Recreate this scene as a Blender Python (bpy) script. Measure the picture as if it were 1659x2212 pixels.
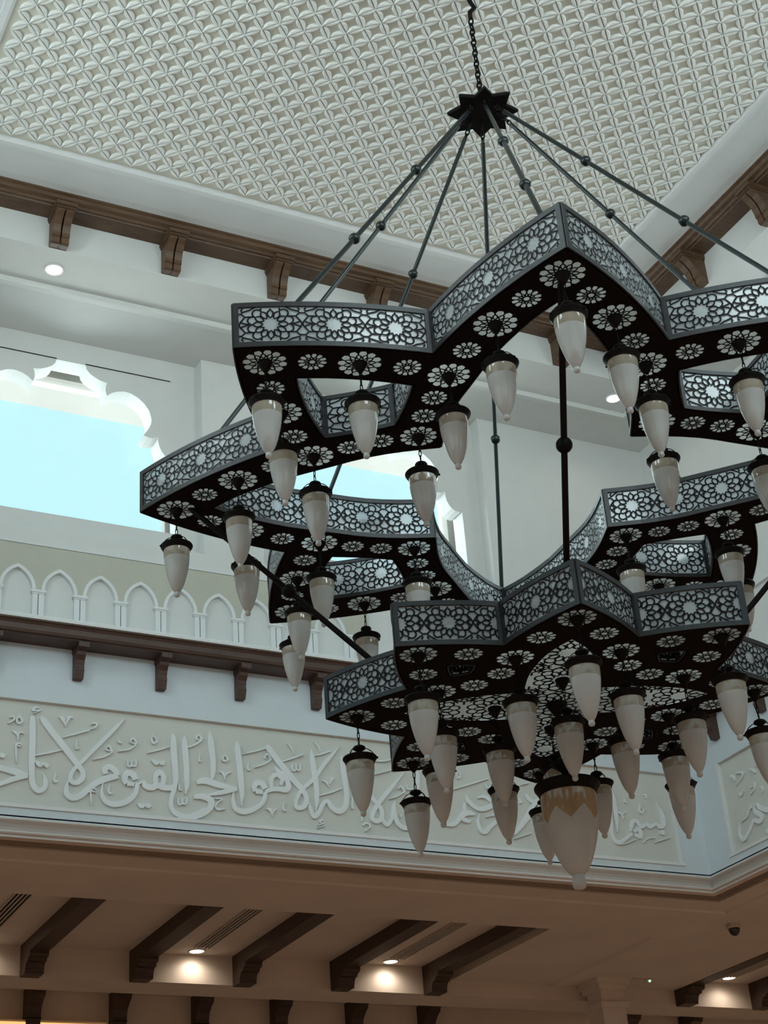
import bpy, math, random
from math import sin, cos, pi, radians, hypot, atan2, sqrt
from mathutils import Vector, Matrix
from mathutils.geometry import tessellate_polygon

random.seed(7)
for o in list(bpy.data.objects):
    bpy.data.objects.remove(o)
scene = bpy.context.scene
COL = scene.collection
CAM_Z = 1.6                      # heights below are measured from eye level, the floor lies 1.6 m lower

# ------------------------------------------------------------------ camera
cam_data = bpy.data.cameras.new('camera')
cam = bpy.data.objects.new('camera', cam_data)
COL.objects.link(cam)
ya, pa, ra = radians(28.60507701), radians(28.9754336), radians(-4.54934417)
fw = Vector((sin(ya) * cos(pa), cos(ya) * cos(pa), sin(pa)))
r0 = Vector((cos(ya), -sin(ya), 0))
u0 = r0.cross(fw)
rt = r0 * cos(ra) + u0 * sin(ra)
up = -r0 * sin(ra) + u0 * cos(ra)
cam.matrix_world = Matrix(((rt.x, up.x, -fw.x, 0), (rt.y, up.y, -fw.y, 0), (rt.z, up.z, -fw.z, CAM_Z), (0, 0, 0, 1)))
cam_data.sensor_fit = 'HORIZONTAL'
cam_data.sensor_width = 36
cam_data.lens = 3576.79 / 1659 * 36
cam_data.clip_start = 0.05
cam_data.clip_end = 200
scene.camera = cam

# ------------------------------------------------------------------ world, exposure
SKY_K = 1.0
world = bpy.data.worlds.new('sky')
scene.world = world
world.use_nodes = True
wn = world.node_tree
wn.nodes.clear()
wo = wn.nodes.new('ShaderNodeOutputWorld')
wb = wn.nodes.new('ShaderNodeBackground')
tc = wn.nodes.new('ShaderNodeTexCoord')
sp = wn.nodes.new('ShaderNodeSeparateXYZ')
cr = wn.nodes.new('ShaderNodeValToRGB')
cr.color_ramp.elements[0].position = 0.0
cr.color_ramp.elements[0].color = (2.3, 2.25, 2.05, 1)
cr.color_ramp.elements[1].position = 0.62
cr.color_ramp.elements[1].color = (0.55, 0.91, 1.0, 1)
e = cr.color_ramp.elements.new(0.49)
e.color = (2.1, 2.1, 1.95, 1)
e = cr.color_ramp.elements.new(0.505)
e.color = (0.92, 1.0, 0.98, 1)
e = cr.color_ramp.elements.new(1.0)
e.color = (0.45, 0.80, 1.0, 1)
mr = wn.nodes.new('ShaderNodeMapRange')
mr.inputs['From Min'].default_value = -1
mr.inputs['From Max'].default_value = 1
wn.links.new(tc.outputs['Generated'], sp.inputs[0])
wn.links.new(sp.outputs['Z'], mr.inputs['Value'])
wn.links.new(mr.outputs[0], cr.inputs[0])
wn.links.new(cr.outputs[0], wb.inputs['Color'])
wb.inputs['Strength'].default_value = SKY_K
wn.links.new(wb.outputs[0], wo.inputs['Surface'])

scene.view_settings.view_transform = 'Standard'
scene.view_settings.look = 'None'
scene.view_settings.gamma = 1
scene.view_settings.use_curve_mapping = False
scene.view_settings.exposure = 0.13

# daylight coming in through the window openings (two per clerestory wall)
CX, CY = 4.094, 5.984
HX, HY = 3.966, 4.016
YAW = radians(-116.266)
def wall(side):
    if side == 'back':
        return lambda u, w, z: (CX + u, CY + HY + w, z)
    if side == 'right':
        return lambda u, w, z: (CX + HX + w, CY - u, z)
    if side == 'front':
        return lambda u, w, z: (CX - u, CY - HY - w, z)
    return lambda u, w, z: (CX - HX - w, CY + u, z)
WALL_L = {'back': HX, 'front': HX, 'right': HY, 'left': HY}
WINDOW_U = {'back': (-1.154, 1.316), 'right': (-1.235, 1.235), 'front': (-1.235, 1.235), 'left': (-1.235, 1.235)}
DAY = {'back': 20, 'right': 25, 'front': 80, 'left': 65}
DAY_TILT = {'back': 0, 'right': 0, 'front': 0, 'left': 0}
for side in ('back', 'right', 'front', 'left'):
    T = wall(side)
    for u in WINDOW_U[side]:
        ld = bpy.data.lights.new('daylight', 'AREA')
        ld.shape = 'RECTANGLE'
        ld.size = 1.6
        ld.size_y = 1.2
        ld.energy = DAY[side]
        ld.color = (0.84, 0.985, 0.985)
        lo = bpy.data.objects.new('daylight', ld)
        COL.objects.link(lo)
        a = Vector(T(u, 0.75, 6.55)); b = Vector(T(u, -1.0, 6.45))
        lo.location = a + Vector((0, 0, CAM_Z))
        lo.rotation_euler = (b - a).to_track_quat('-Z', 'Z').to_euler()

# ------------------------------------------------------------------ materials
def nmat(name, col, rough=0.7, metal=0.0, var=0.04, scale=6.0, bump=0.0, bscale=40.0, spec=0.5, coat=0.0):
    m = bpy.data.materials.new(name)
    m.use_nodes = True
    nt = m.node_tree
    bs = nt.nodes['Principled BSDF']
    bs.inputs['Roughness'].default_value = rough
    bs.inputs['Metallic'].default_value = metal
    bs.inputs['Specular IOR Level'].default_value = spec
    if coat:
        bs.inputs['Coat Weight'].default_value = coat
        bs.inputs['Coat Roughness'].default_value = 0.15
    t = nt.nodes.new('ShaderNodeTexCoord')
    n = nt.nodes.new('ShaderNodeTexNoise')
    n.inputs['Scale'].default_value = scale
    n.inputs['Detail'].default_value = 5
    r = nt.nodes.new('ShaderNodeValToRGB')
    r.color_ramp.elements[0].position = 0.3
    r.color_ramp.elements[1].position = 0.7
    r.color_ramp.elements[0].color = [c * (1 - var) for c in col] + [1]
    r.color_ramp.elements[1].color = [min(1, c * (1 + var)) for c in col] + [1]
    nt.links.new(t.outputs['Object'], n.inputs['Vector'])
    nt.links.new(n.outputs['Fac'], r.inputs[0])
    nt.links.new(r.outputs[0], bs.inputs['Base Color'])
    if bump:
        n2 = nt.nodes.new('ShaderNodeTexNoise')
        n2.inputs['Scale'].default_value = bscale
        n2.inputs['Detail'].default_value = 4
        b = nt.nodes.new('ShaderNodeBump')
        b.inputs['Strength'].default_value = bump
        b.inputs['Distance'].default_value = 0.01
        nt.links.new(t.outputs['Object'], n2.inputs['Vector'])
        nt.links.new(n2.outputs['Fac'], b.inputs['Height'])
        nt.links.new(b.outputs[0], bs.inputs['Normal'])
    return m

def wood(name, c1, c2, rough=0.5):
    m = bpy.data.materials.new(name)
    m.use_nodes = True
    nt = m.node_tree
    bs = nt.nodes['Principled BSDF']
    bs.inputs['Roughness'].default_value = rough
    t = nt.nodes.new('ShaderNodeTexCoord')
    mp = nt.nodes.new('ShaderNodeMapping')
    mp.inputs['Scale'].default_value = (1.2, 9, 9)
    n = nt.nodes.new('ShaderNodeTexNoise')
    n.inputs['Scale'].default_value = 4
    n.inputs['Detail'].default_value = 6
    n.inputs['Distortion'].default_value = 0.6
    r = nt.nodes.new('ShaderNodeValToRGB')
    r.color_ramp.elements[0].position = 0.3
    r.color_ramp.elements[1].position = 0.72
    r.color_ramp.elements[0].color = (*c1, 1)
    r.color_ramp.elements[1].color = (*c2, 1)
    nt.links.new(t.outputs['Object'], mp.inputs[0])
    nt.links.new(mp.outputs[0], n.inputs['Vector'])
    nt.links.new(n.outputs['Fac'], r.inputs[0])
    nt.links.new(r.outputs[0], bs.inputs['Base Color'])
    return m

def glassy(name, col, dif=0.5, trans=0.5, clear=0.0, gloss_rough=0.12, tint=None, grime=0.06):
    """frosted sheet: diffuse + translucent + some straight transparency under a glossy skin"""
    m = bpy.data.materials.new(name)
    m.use_nodes = True
    nt = m.node_tree
    nt.nodes.clear()
    out = nt.nodes.new('ShaderNodeOutputMaterial')
    t = nt.nodes.new('ShaderNodeTexCoord')
    n = nt.nodes.new('ShaderNodeTexNoise')
    n.inputs['Scale'].default_value = 9
    r = nt.nodes.new('ShaderNodeValToRGB')
    r.color_ramp.elements[0].color = [c * (1 - grime) for c in col] + [1]
    r.color_ramp.elements[1].color = [min(1, c * (1 + grime)) for c in col] + [1]
    nt.links.new(t.outputs['Object'], n.inputs['Vector'])
    nt.links.new(n.outputs['Fac'], r.inputs[0])
    d = nt.nodes.new('ShaderNodeBsdfDiffuse')
    tl = nt.nodes.new('ShaderNodeBsdfTranslucent')
    nt.links.new(r.outputs[0], d.inputs['Color'])
    nt.links.new(r.outputs[0], tl.inputs['Color'])
    mx = nt.nodes.new('ShaderNodeMixShader')
    mx.inputs[0].default_value = trans / (dif + trans)
    nt.links.new(d.outputs[0], mx.inputs[1])
    nt.links.new(tl.outputs[0], mx.inputs[2])
    cur = mx
    if clear:
        tp = nt.nodes.new('ShaderNodeBsdfTransparent')
        tp.inputs['Color'].default_value = (*(tint or (0.95, 0.97, 0.97)), 1)
        m2 = nt.nodes.new('ShaderNodeMixShader')
        m2.inputs[0].default_value = clear
        nt.links.new(cur.outputs[0], m2.inputs[1])
        nt.links.new(tp.outputs[0], m2.inputs[2])
        cur = m2
    g = nt.nodes.new('ShaderNodeBsdfGlossy')
    g.inputs['Roughness'].default_value = gloss_rough
    lw = nt.nodes.new('ShaderNodeLayerWeight')
    pw = nt.nodes.new('ShaderNodeMath')
    pw.operation = 'POWER'
    pw.inputs[1].default_value = 4.0
    fr = nt.nodes.new('ShaderNodeMath')
    fr.operation = 'MULTIPLY_ADD'
    fr.inputs[1].default_value = 0.45
    fr.inputs[2].default_value = 0.045
    nt.links.new(lw.outputs['Facing'], pw.inputs[0])
    nt.links.new(pw.outputs[0], fr.inputs[0])
    m3 = nt.nodes.new('ShaderNodeMixShader')
    nt.links.new(fr.outputs[0], m3.inputs[0])
    nt.links.new(cur.outputs[0], m3.inputs[1])
    nt.links.new(g.outputs[0], m3.inputs[2])
    nt.links.new(m3.outputs[0], out.inputs['Surface'])
    return m

def emit(name, col, k):
    m = bpy.data.materials.new(name)
    m.use_nodes = True
    bs = m.node_tree.nodes['Principled BSDF']
    bs.inputs['Base Color'].default_value = (*col, 1)
    bs.inputs['Emission Color'].default_value = (*col, 1)
    bs.inputs['Emission Strength'].default_value = k
    return m

M = dict(
    plaster=nmat('white plaster', (0.66, 0.68, 0.67), 0.8, var=0.02, bump=0.03, bscale=60),
    lowerwhite=nmat('pale blue-grey plaster', (0.60, 0.685, 0.74), 0.8, var=0.02, bump=0.03, bscale=60),  # bluer plaster for the lower part of the walls
    panelwhite=nmat('white moulded plaster', (0.72, 0.75, 0.76), 0.75, var=0.02),
    beige=nmat('stone beige plaster', (0.50, 0.50, 0.43), 0.85, var=0.03, bump=0.04, bscale=90),
    panelbeige=nmat('pale stone panel ground', (0.60, 0.63, 0.595), 0.85, var=0.02, bump=0.04, bscale=90),
    letters=nmat('painted relief letters', (0.73, 0.79, 0.81), 0.7, var=0.02),
    ceil_base=nmat('beige ceiling ground', (0.70, 0.69, 0.61), 0.85, var=0.08, scale=3),
    lattice=nmat('white plaster lattice', (0.78, 0.795, 0.775), 0.65, var=0.03),
    warmplaster=nmat('cream plaster', (0.63, 0.56, 0.49), 0.8, var=0.05, scale=2.5, bump=0.05, bscale=50),
    moulding=nmat('white crown moulding', (0.62, 0.59, 0.56), 0.5, var=0.02),
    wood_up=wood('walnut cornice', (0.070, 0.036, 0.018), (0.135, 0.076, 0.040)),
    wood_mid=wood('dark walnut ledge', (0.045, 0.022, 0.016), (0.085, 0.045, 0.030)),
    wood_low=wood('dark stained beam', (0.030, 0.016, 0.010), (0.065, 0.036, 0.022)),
    slot=nmat('black slot', (0.006, 0.006, 0.007), 0.9),
    carpet=nmat('brown carpet', (0.38, 0.27, 0.21), 0.95, var=0.2, scale=14),
    metal=nmat('dark bronze plate', (0.012, 0.0095, 0.0095), 0.6, var=0.15, spec=0.02),
    frame=nmat('brushed dark frame', (0.032, 0.033, 0.036), 0.42, metal=0.3, var=0.08),
    fret=nmat('black fretwork', (0.008, 0.008, 0.010), 0.5, spec=0.15),
    rod=nmat('dark green-grey rod', (0.020, 0.028, 0.028), 0.28, metal=0.4, var=0.1),
    iron=nmat('black iron', (0.0065, 0.006, 0.0055), 0.45, spec=0.10),
    pane=glassy('white backing glass', (0.57, 0.625, 0.665), 0.55, 0.45, clear=0.12, gloss_rough=0.18),
    pane_low=glassy('milky rosette glass', (0.74, 0.73, 0.69), 0.2, 0.8, clear=0.12, gloss_rough=0.25),
    frosted=glassy('frosted lamp glass', (0.70, 0.725, 0.72), 0.6, 0.4, clear=0.04, gloss_rough=0.08),
    band=glassy('etched collar glass with painted reflection', (0.58, 0.52, 0.42), 0.55, 0.45, clear=0.16, gloss_rough=0.06, grime=0.25),  # etched collar; its tan is reflected and transmitted tone put into the colour
    amber=glassy('amber etched glass', (0.58, 0.43, 0.26), 0.6, 0.4, clear=0.14, gloss_rough=0.1, grime=0.4),
    clearglass=glassy('clear glass', (0.7, 0.72, 0.7), 0.5, 0.5, clear=0.7, gloss_rough=0.03),
    winframe=nmat('grey window frame', (0.30, 0.29, 0.26), 0.6),
    bulb=emit('lamp disc', (1.0, 0.97, 0.92), 5.0),
    warmbulb=emit('warm lamp disc', (1.0, 0.86, 0.66), 6.0),
    steel=nmat('white enamel ring', (0.7, 0.7, 0.68), 0.4),
    dome=nmat('smoked dome', (0.010, 0.010, 0.012), 0.1, spec=0.6),
    winglass=glassy('window glass', (0.9, 0.95, 0.95), 0.5, 0.5, clear=0.97, gloss_rough=0.02, tint=(0.97, 0.99, 1.0)),
    eave=nmat('white outside eave', (0.92, 0.91, 0.87), 0.8, var=0.02),
    slatgrey=nmat('brown diffuser slats', (0.30, 0.23, 0.18), 0.6),
    steel2=nmat('cream plastic housing', (0.50, 0.42, 0.35), 0.5),
    trim_glow=emit('painted warm light on trim', (1.0, 0.55, 0.20), 1.0),  # glow stands in for warm light falling on a trim
    led=emit('small green light', (0.35, 0.9, 0.5), 2.0),
)

# ------------------------------------------------------------------ mesh helpers
class MB:
    def __init__(self):
        self.v, self.f, self.mi = [], [], []
    def add(self, verts, faces, mi=0):
        b = len(self.v)
        self.v.extend(verts)
        for fc in faces:
            self.f.append([b + i for i in fc])
            self.mi.append(mi)
    def quad(self, a, b, c, d, mi=0):
        self.add([a, b, c, d], [(0, 1, 2, 3)], mi)
    def box(self, p0, p1, mi=0):
        x0, y0, z0 = p0; x1, y1, z1 = p1
        self.add([(x0, y0, z0), (x1, y0, z0), (x1, y1, z0), (x0, y1, z0), (x0, y0, z1), (x1, y0, z1), (x1, y1, z1), (x0, y1, z1)],
                 [(0, 3, 2, 1), (4, 5, 6, 7), (0, 1, 5, 4), (1, 2, 6, 5), (2, 3, 7, 6), (3, 0, 4, 7)], mi)
    def lathe(self, prof, n=24, c=(0, 0, 0), mi=0, zfun=None):
        """prof: list of (r, z)"""
        b = len(self.v)
        for r, z in prof:
            for i in range(n):
                a = 2 * pi * i / n
                self.v.append((c[0] + r * cos(a), c[1] + r * sin(a), c[2] + z))
        for k in range(len(prof) - 1):
            for i in range(n):
                j = (i + 1) % n
                self.f.append([b + k * n + i, b + k * n + j, b + (k + 1) * n + j, b + (k + 1) * n + i])
                self.mi.append(mi)
    def tube(self, pts, r, n=8, closed=False, mi=0, caps=True):
        pts = [Vector(p) for p in pts]
        m = len(pts)
        b = len(self.v)
        prev = None
        for i, p in enumerate(pts):
            if closed:
                t = pts[(i + 1) % m] - pts[i - 1]
            else:
                t = pts[min(i + 1, m - 1)] - pts[max(i - 1, 0)]
            t.normalize()
            if prev is None:
                q = Vector((0, 0, 1)) if abs(t.z) < 0.9 else Vector((1, 0, 0))
                nx = t.cross(q).normalized()
            else:
                nx = (prev - t * prev.dot(t)).normalized()
            prev = nx
            ny = t.cross(nx)
            rr = r[i] if isinstance(r, (list, tuple)) else r
            for k in range(n):
                a = 2 * pi * k / n
                self.v.append(tuple(p + nx * (rr * cos(a)) + ny * (rr * sin(a))))
        for i in range(m if closed else m - 1):
            j = (i + 1) % m
            for k in range(n):
                l = (k + 1) % n
                self.f.append([b + i * n + k, b + i * n + l, b + j * n + l, b + j * n + k])
                self.mi.append(mi)
        if caps and not closed:
            self.f.append([b + k for k in range(n)][::-1]); self.mi.append(mi)
            self.f.append([b + (m - 1) * n + k for k in range(n)]); self.mi.append(mi)
    def ball(self, c, r, n=16, m=10, sz=1.0, mi=0):
        self.lathe([(max(1e-4, r * sin(pi * k / m)), -r * sz * cos(pi * k / m)) for k in range(m + 1)], n, c, mi)
    def prism(self, poly, z0, z1, mi=0, frame=None):
        """poly in 2D, extruded z0..z1; frame maps (x, y, z) to space"""
        F = frame or (lambda x, y, z: (x, y, z))
        n = len(poly)
        b = len(self.v)
        self.v.extend([F(x, y, z0) for x, y in poly] + [F(x, y, z1) for x, y in poly])
        tri = tessellate_polygon([[Vector((x, y, 0)) for x, y in poly]])
        for t in tri:
            self.f.append([b + i for i in t]); self.mi.append(mi)
            self.f.append([b + n + i for i in t][::-1]); self.mi.append(mi)
        for i in range(n):
            j = (i + 1) % n
            self.f.append([b + i, b + j, b + n + j, b + n + i]); self.mi.append(mi)
    def holed(self, outer, holes, F, mi=0):
        """flat polygon with holes"""
        loops = [outer] + holes
        flat = [p for l in loops for p in l]
        tri = tessellate_polygon([[Vector((x, y, 0)) for x, y in l] for l in loops])
        b = len(self.v)
        self.v.extend([F(x, y) for x, y in flat])
        for t in tri:
            self.f.append([b + i for i in t]); self.mi.append(mi)
    def build(self, name, mats, parent=None, smooth=False, off=None):
        if not isinstance(mats, (list, tuple)):
            mats = [mats]
        ox, oy, oz = off or (0, 0, -CAM_Z)
        me = bpy.data.meshes.new(name)
        me.from_pydata([(x - ox, y - oy, z - oz) for x, y, z in self.v], [], self.f)
        for m in mats:
            me.materials.append(m)
        me.polygons.foreach_set('material_index', self.mi)
        if smooth:
            me.polygons.foreach_set('use_smooth', [True] * len(self.f))
        me.validate()
        me.update()
        o = bpy.data.objects.new(name, me)
        COL.objects.link(o)
        if parent:
            o.parent = parent
        return o

def smooth_edges(o, ang=40):
    me = o.data
    try:
        me.polygons.foreach_set('use_smooth', [True] * len(me.polygons))
        me.set_sharp_from_angle(angle=radians(ang))
    except Exception:
        pass
    return o

def tag(o, label=None, cat=None, group=None, kind=None):
    if label: o['label'] = label
    if cat: o['category'] = cat
    if group: o['group'] = group
    if kind: o['kind'] = kind
    return o

def thing(name, loc, label, cat, group=None):
    o = bpy.data.objects.new(name, None)
    o.empty_display_size = 0.05
    COL.objects.link(o)
    o.location = (loc[0], loc[1], loc[2] + CAM_Z)
    return tag(o, label, cat, group)

def structure(o):
    o['kind'] = 'structure'
    return o

def spline(pts, k=6, closed=False):
    """Catmull-Rom through tuples of any length"""
    n = len(pts)
    if n < 3 and not closed:
        return [tuple(a + (b - a) * i / k for a, b in zip(pts[0], pts[1])) for i in range(k + 1)]
    out = []
    for i in range(n if closed else n - 1):
        p0 = pts[(i - 1) % n] if closed else pts[max(i - 1, 0)]
        p1 = pts[i]; p2 = pts[(i + 1) % n]
        p3 = pts[(i + 2) % n] if closed else pts[min(i + 2, n - 1)]
        for s in range(k):
            t = s / k
            out.append(tuple(0.5 * (2 * b + (c - a) * t + (2 * a - 5 * b + 4 * c - d) * t * t + (3 * b - a - 3 * c + d) * t ** 3)
                             for a, b, c, d in zip(p0, p1, p2, p3)))
    if not closed:
        out.append(tuple(pts[-1]))
    return out

# ------------------------------------------------------------------ the setting
def ring(prof, closed=False):
    """moulding profile of (outward, height) swept round the square opening with mitred corners"""
    mb = MB()
    n = len(prof)
    for w, z in prof:
        for sx, sy in ((-1, -1), (1, -1), (1, 1), (-1, 1)):
            mb.v.append((CX + sx * (HX + w), CY + sy * (HY + w), z))
    for k in range(n if closed else n - 1):
        l = (k + 1) % n
        for i in range(4):
            j = (i + 1) % 4
            mb.f.append([k * 4 + i, k * 4 + j, l * 4 + j, l * 4 + i]); mb.mi.append(0)
    return mb

SOF = 7.39          # soffit of the clerestory gallery
CEIL = 7.70
PAN = 3.715         # half length of the inscription panels
PZ0, PZ1 = 3.632, 4.372
BAYH = 1.0
BAYD = 0.12
SILL = 5.674

# outline of a window's cusped head, half profile (distance from the centre line, height)
def window_outline():
    half = [(0.0, 7.20), (0.112, 7.20), (0.122, 7.165), (0.145, 7.135), (0.18, 7.112), (0.225, 7.090), (0.286, 7.078),
            (0.274, 7.045), (0.272, 7.005), (0.284, 6.964),
            (0.325, 7.000), (0.365, 7.020), (0.42, 7.033), (0.47, 7.028), (0.53, 7.000), (0.578, 6.960), (0.618, 6.905),
            (0.638, 6.83), (0.633, 6.785), (0.612, 6.738), (0.574, 6.675),
            (0.61, 6.664), (0.65, 6.664), (0.69, 6.683),
            (0.690, 6.64), (0.699, 6.60), (0.716, 6.563), (0.74, 6.533), (0.772, 6.517), (0.815, 6.513), (0.826, 6.520),
            (0.834, 6.545), (0.836, 6.40), (0.836, 5.869)]
    return half[::-1] + [(-x, z) for x, z in half[1:]]      # right jamb foot -> top -> left jamb foot

WINDOWS = []
def build_wall(side):
    T = wall(side)
    L = WALL_L[side]
    mb = MB()
    F = lambda w: (lambda u, z: T(u, w, z))
    # lower wall with the sunk inscription panel
    pan = min(PAN, L - 0.25)
    mb.holed([(-L, 3.555), (L, 3.555), (L, 4.83), (-L, 4.83)], [[(-pan, PZ0), (-pan, PZ1), (pan, PZ1), (pan, PZ0)]], F(0.0), 1)
    mb.quad(T(-L, 0, 4.83), T(L, 0, 4.83), T(L, 0, SILL), T(-L, 0, SILL))
    fr = [(-pan, PZ0), (pan, PZ0), (pan, PZ1), (-pan, PZ1)]
    for i in range(4):
        (a, b), (c, d) = fr[i], fr[(i + 1) % 4]
        mb.quad(T(a, 0, b), T(c, 0, d), T(c, 0.03, d), T(a, 0.03, b))
    # clerestory: piers flush, bays sunk
    us = sorted(WINDOW_U[side])
    edges = [-L]
    for u in us:
        edges += [u - BAYH, u + BAYH]
    edges.append(L)
    for i in range(0, len(edges), 2):
        mb.quad(T(edges[i], 0, SILL), T(edges[i + 1], 0, SILL), T(edges[i + 1], 0, SOF), T(edges[i], 0, SOF))
    wo_ = window_outline()
    for u in us:
        a, b = u - BAYH, u + BAYH
        hole = [(u + x, z) for x, z in wo_]
        mb.holed([(a, SILL), (b, SILL), (b, SOF), (a, SOF)], [hole], F(BAYD))
        for q in (a, b):
            mb.quad(T(q, 0, SILL), T(q, BAYD, SILL), T(q, BAYD, SOF), T(q, 0, SOF))
        mb.quad(T(a, 0, SILL), T(b, 0, SILL), T(b, BAYD, SILL), T(a, BAYD, SILL))
        # thickness of the pierced head
        for i in range(len(hole)):
            (p, q), (r, s) = hole[i], hole[(i + 1) % len(hole)]
            mb.quad(T(p, BAYD, q), T(r, BAYD, s), T(r, BAYD + 0.157, s), T(p, BAYD + 0.157, q))
        # box of the opening behind it
        x0, x1, z0, z1, w0, w1 = u - 0.90, u + 0.90, 5.869, 7.27, BAYD + 0.157, 0.62
        mb.holed([(x0, z0 - 0.02), (x1, z0 - 0.02), (x1, z1), (x0, z1)], [hole], F(w0))
        for (p, q), (r, s) in (((x0, z0), (x1, z0)), ((x1, z0), (x1, z1)), ((x1, z1), (x0, z1)), ((x0, z1), (x0, z0))):
            mb.quad(T(p, w0, q), T(r, w0, s), T(r, w1, s), T(p, w1, q))
        # thin joint over the arch head
        mb2 = MB()
        for p, q in ((u - 0.79, u - 0.112), (u + 0.112, u + 0.79)):
            mb2.add([T(p, BAYD - 0.004, 7.203), T(q, BAYD - 0.004, 7.203), T(q, BAYD - 0.004, 7.211), T(p, BAYD - 0.004, 7.211)], [(0, 1, 2, 3)])
            mb2.add([T(p, BAYD - 0.004, 7.211), T(q, BAYD - 0.004, 7.211), T(q, BAYD, 7.213), T(p, BAYD, 7.213)], [(0, 1, 2, 3)])
        WINDOWS.append((side, u, mb2))
    structure(mb.build('wall_' + side, [M['plaster'], M['lowerwhite']]))

for side in ('back', 'right', 'left', 'front'):
    build_wall(side)

for i, (side, u, joint) in enumerate(WINDOWS):
    T = wall(side)
    x0, x1, z0, z1 = u - 0.90, u + 0.90, 5.869, 7.27
    base = T(u, 0.40, z0)
    root = thing('window_%d' % (i + 1), base, None, None)
    structure(root)
    fr = MB()
    b = 0.075
    for p, q, r, s in ((x0, x1, z0 - 0.03, z0 + 0.012), (x0, x1, z1 - b, z1), (x0, x0 + b, z0, z1), (x1 - b, x1, z0, z1)):
        A, B = T(p, 0.36, r), T(q, 0.44, s)
        fr.box([min(a, c) for a, c in zip(A, B)], [max(a, c) for a, c in zip(A, B)])
    fr.build('window_frame', M['winframe'], root, off=base)
    g = MB()
    g.quad(T(x0 + b, 0.405, z0), T(x1 - b, 0.405, z0), T(x1 - b, 0.405, z1 - b), T(x0 + b, 0.405, z1 - b))
    g.build('window_pane', M['winglass'], root, off=base)
    joint.build('head_joint', M['slot'], root, off=base)
    if side in ('back', 'right'):
        ev = MB()
        A, B = T(u - 1.25, 0.62, 7.32), T(u + 1.25, 0.98, 7.42)
        ev.box([min(a, c) for a, c in zip(A, B)], [max(a, c) for a, c in zip(A, B)])
        ev.build('outside_eave', M['eave'], root, off=base)

# gallery soffit, upper wall, walnut cornice, plain ceiling border
structure(ring([(BAYD, SOF), (-0.405, SOF), (-0.408, SOF - 0.010), (-0.43, SOF - 0.024), (-0.475, SOF - 0.030), (-0.485, SOF - 0.040), (-0.50, SOF - 0.040), (-0.505, SOF), (-0.91, SOF), (-0.91, 7.66)]).build('trim_1', M['plaster']))
structure(ring([(-0.905, 7.652), (-1.05, 7.652), (-1.055, 7.662), (-1.075, 7.662), (-1.085, 7.675), (-1.115, 7.682), (-1.13, 7.700), (-1.150, 7.706),
                (-1.150, 7.722), (-0.905, 7.722)], True).build('trim_2', M['wood_up']))
structure(ring([(-1.140, 7.718), (-1.17, 7.718), (-1.22, 7.712), (-1.40, 7.704), (-1.475, 7.700), (-1.480, 7.690), (-1.51, 7.686), (-1.515, 7.676), (-1.555, 7.672), (-1.575, 7.690), (-1.58, 7.70)]).build('trim_3', M['panelwhite']))
LX0, LX1, LY0, LY1 = CX - HX + 1.575, CX + HX - 1.575, CY - HY + 1.575, CY + HY - 1.575
mb = MB()
mb.quad((LX0 - 0.02, LY0 - 0.02, CEIL), (LX1 + 0.02, LY0 - 0.02, CEIL), (LX1 + 0.02, LY1 + 0.02, CEIL), (LX0 - 0.02, LY1 + 0.02, CEIL))
ceiling = structure(mb.build('ceiling', M['ceil_base']))

# interlaced plaster lattice: overlapping rings, every lens split into two raised bands
D = 0.0835
NX, NY = 1.824, 7.213
def lat_arcs():
    mb = MB()
    K = 6
    cross = []
    for k in range(K + 1):
        t = k / K
        s = sin(pi * t)
        cross.append((t, 0.022 * s, 0.222 * s ** 0.65 + 0.014))
    for i in range(-60, 61):
        for j in range(-60, 61):
            if (i + j) % 2:
                continue
            x, y = NX + D * i, NY + D * j
            for dx, dy in ((1, 1), (1, -1)):
                x2, y2 = x + D * dx, y + D * dy
                if not (LX0 <= min(x, x2) + 0.02 and max(x, x2) - 0.02 <= LX1 and LY0 <= min(y, y2) + 0.02 and max(y, y2) - 0.02 <= LY1):
                    continue
                ex, ey = x2 - x, y2 - y
                L = hypot(ex, ey)
                nx_, ny_ = -ey, ex
                for sg in (1, -1):
                    b = len(mb.v)
                    lift = 0.004 * (1 if (sg * dy > 0) == (i % 2 == 0) else -1)
                    for t, a, o in cross:
                        lf = lift * (1 if t < 0.5 else -1) * abs(2 * t - 1)
                        for off, h in ((a + 0.004, 0.0), (a + 0.010, 0.016), ((a + o) / 2 + 0.006, 0.019), (o - 0.016, 0.0135), (o, 0.0)):
                            off *= sg
                            px = x + ex * t + nx_ * off
                            py = y + ey * t + ny_ * off
                            mb.v.append((min(max(px, LX0), LX1), min(max(py, LY0), LY1), CEIL - (h + (lf if h else 0))))
                    for k in range(K):
                        for m in range(4):
                            q = b + k * 5 + m
                            mb.f.append([q, q + 1, q + 6, q + 5]); mb.mi.append(0)
                    mb.f.append([b, b + 1, b + 2, b + 3, b + 4]); mb.mi.append(0)
                    mb.f.append([b + K * 5 + m for m in range(5)]); mb.mi.append(0)
    return mb
lat = lat_arcs().build('ceiling_lattice', M['lattice'], smooth=False, off=(0, 0, 0))
lat.parent = ceiling
lat.location = (0, 0, CAM_Z)
smooth_edges(lat, 50)

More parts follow.
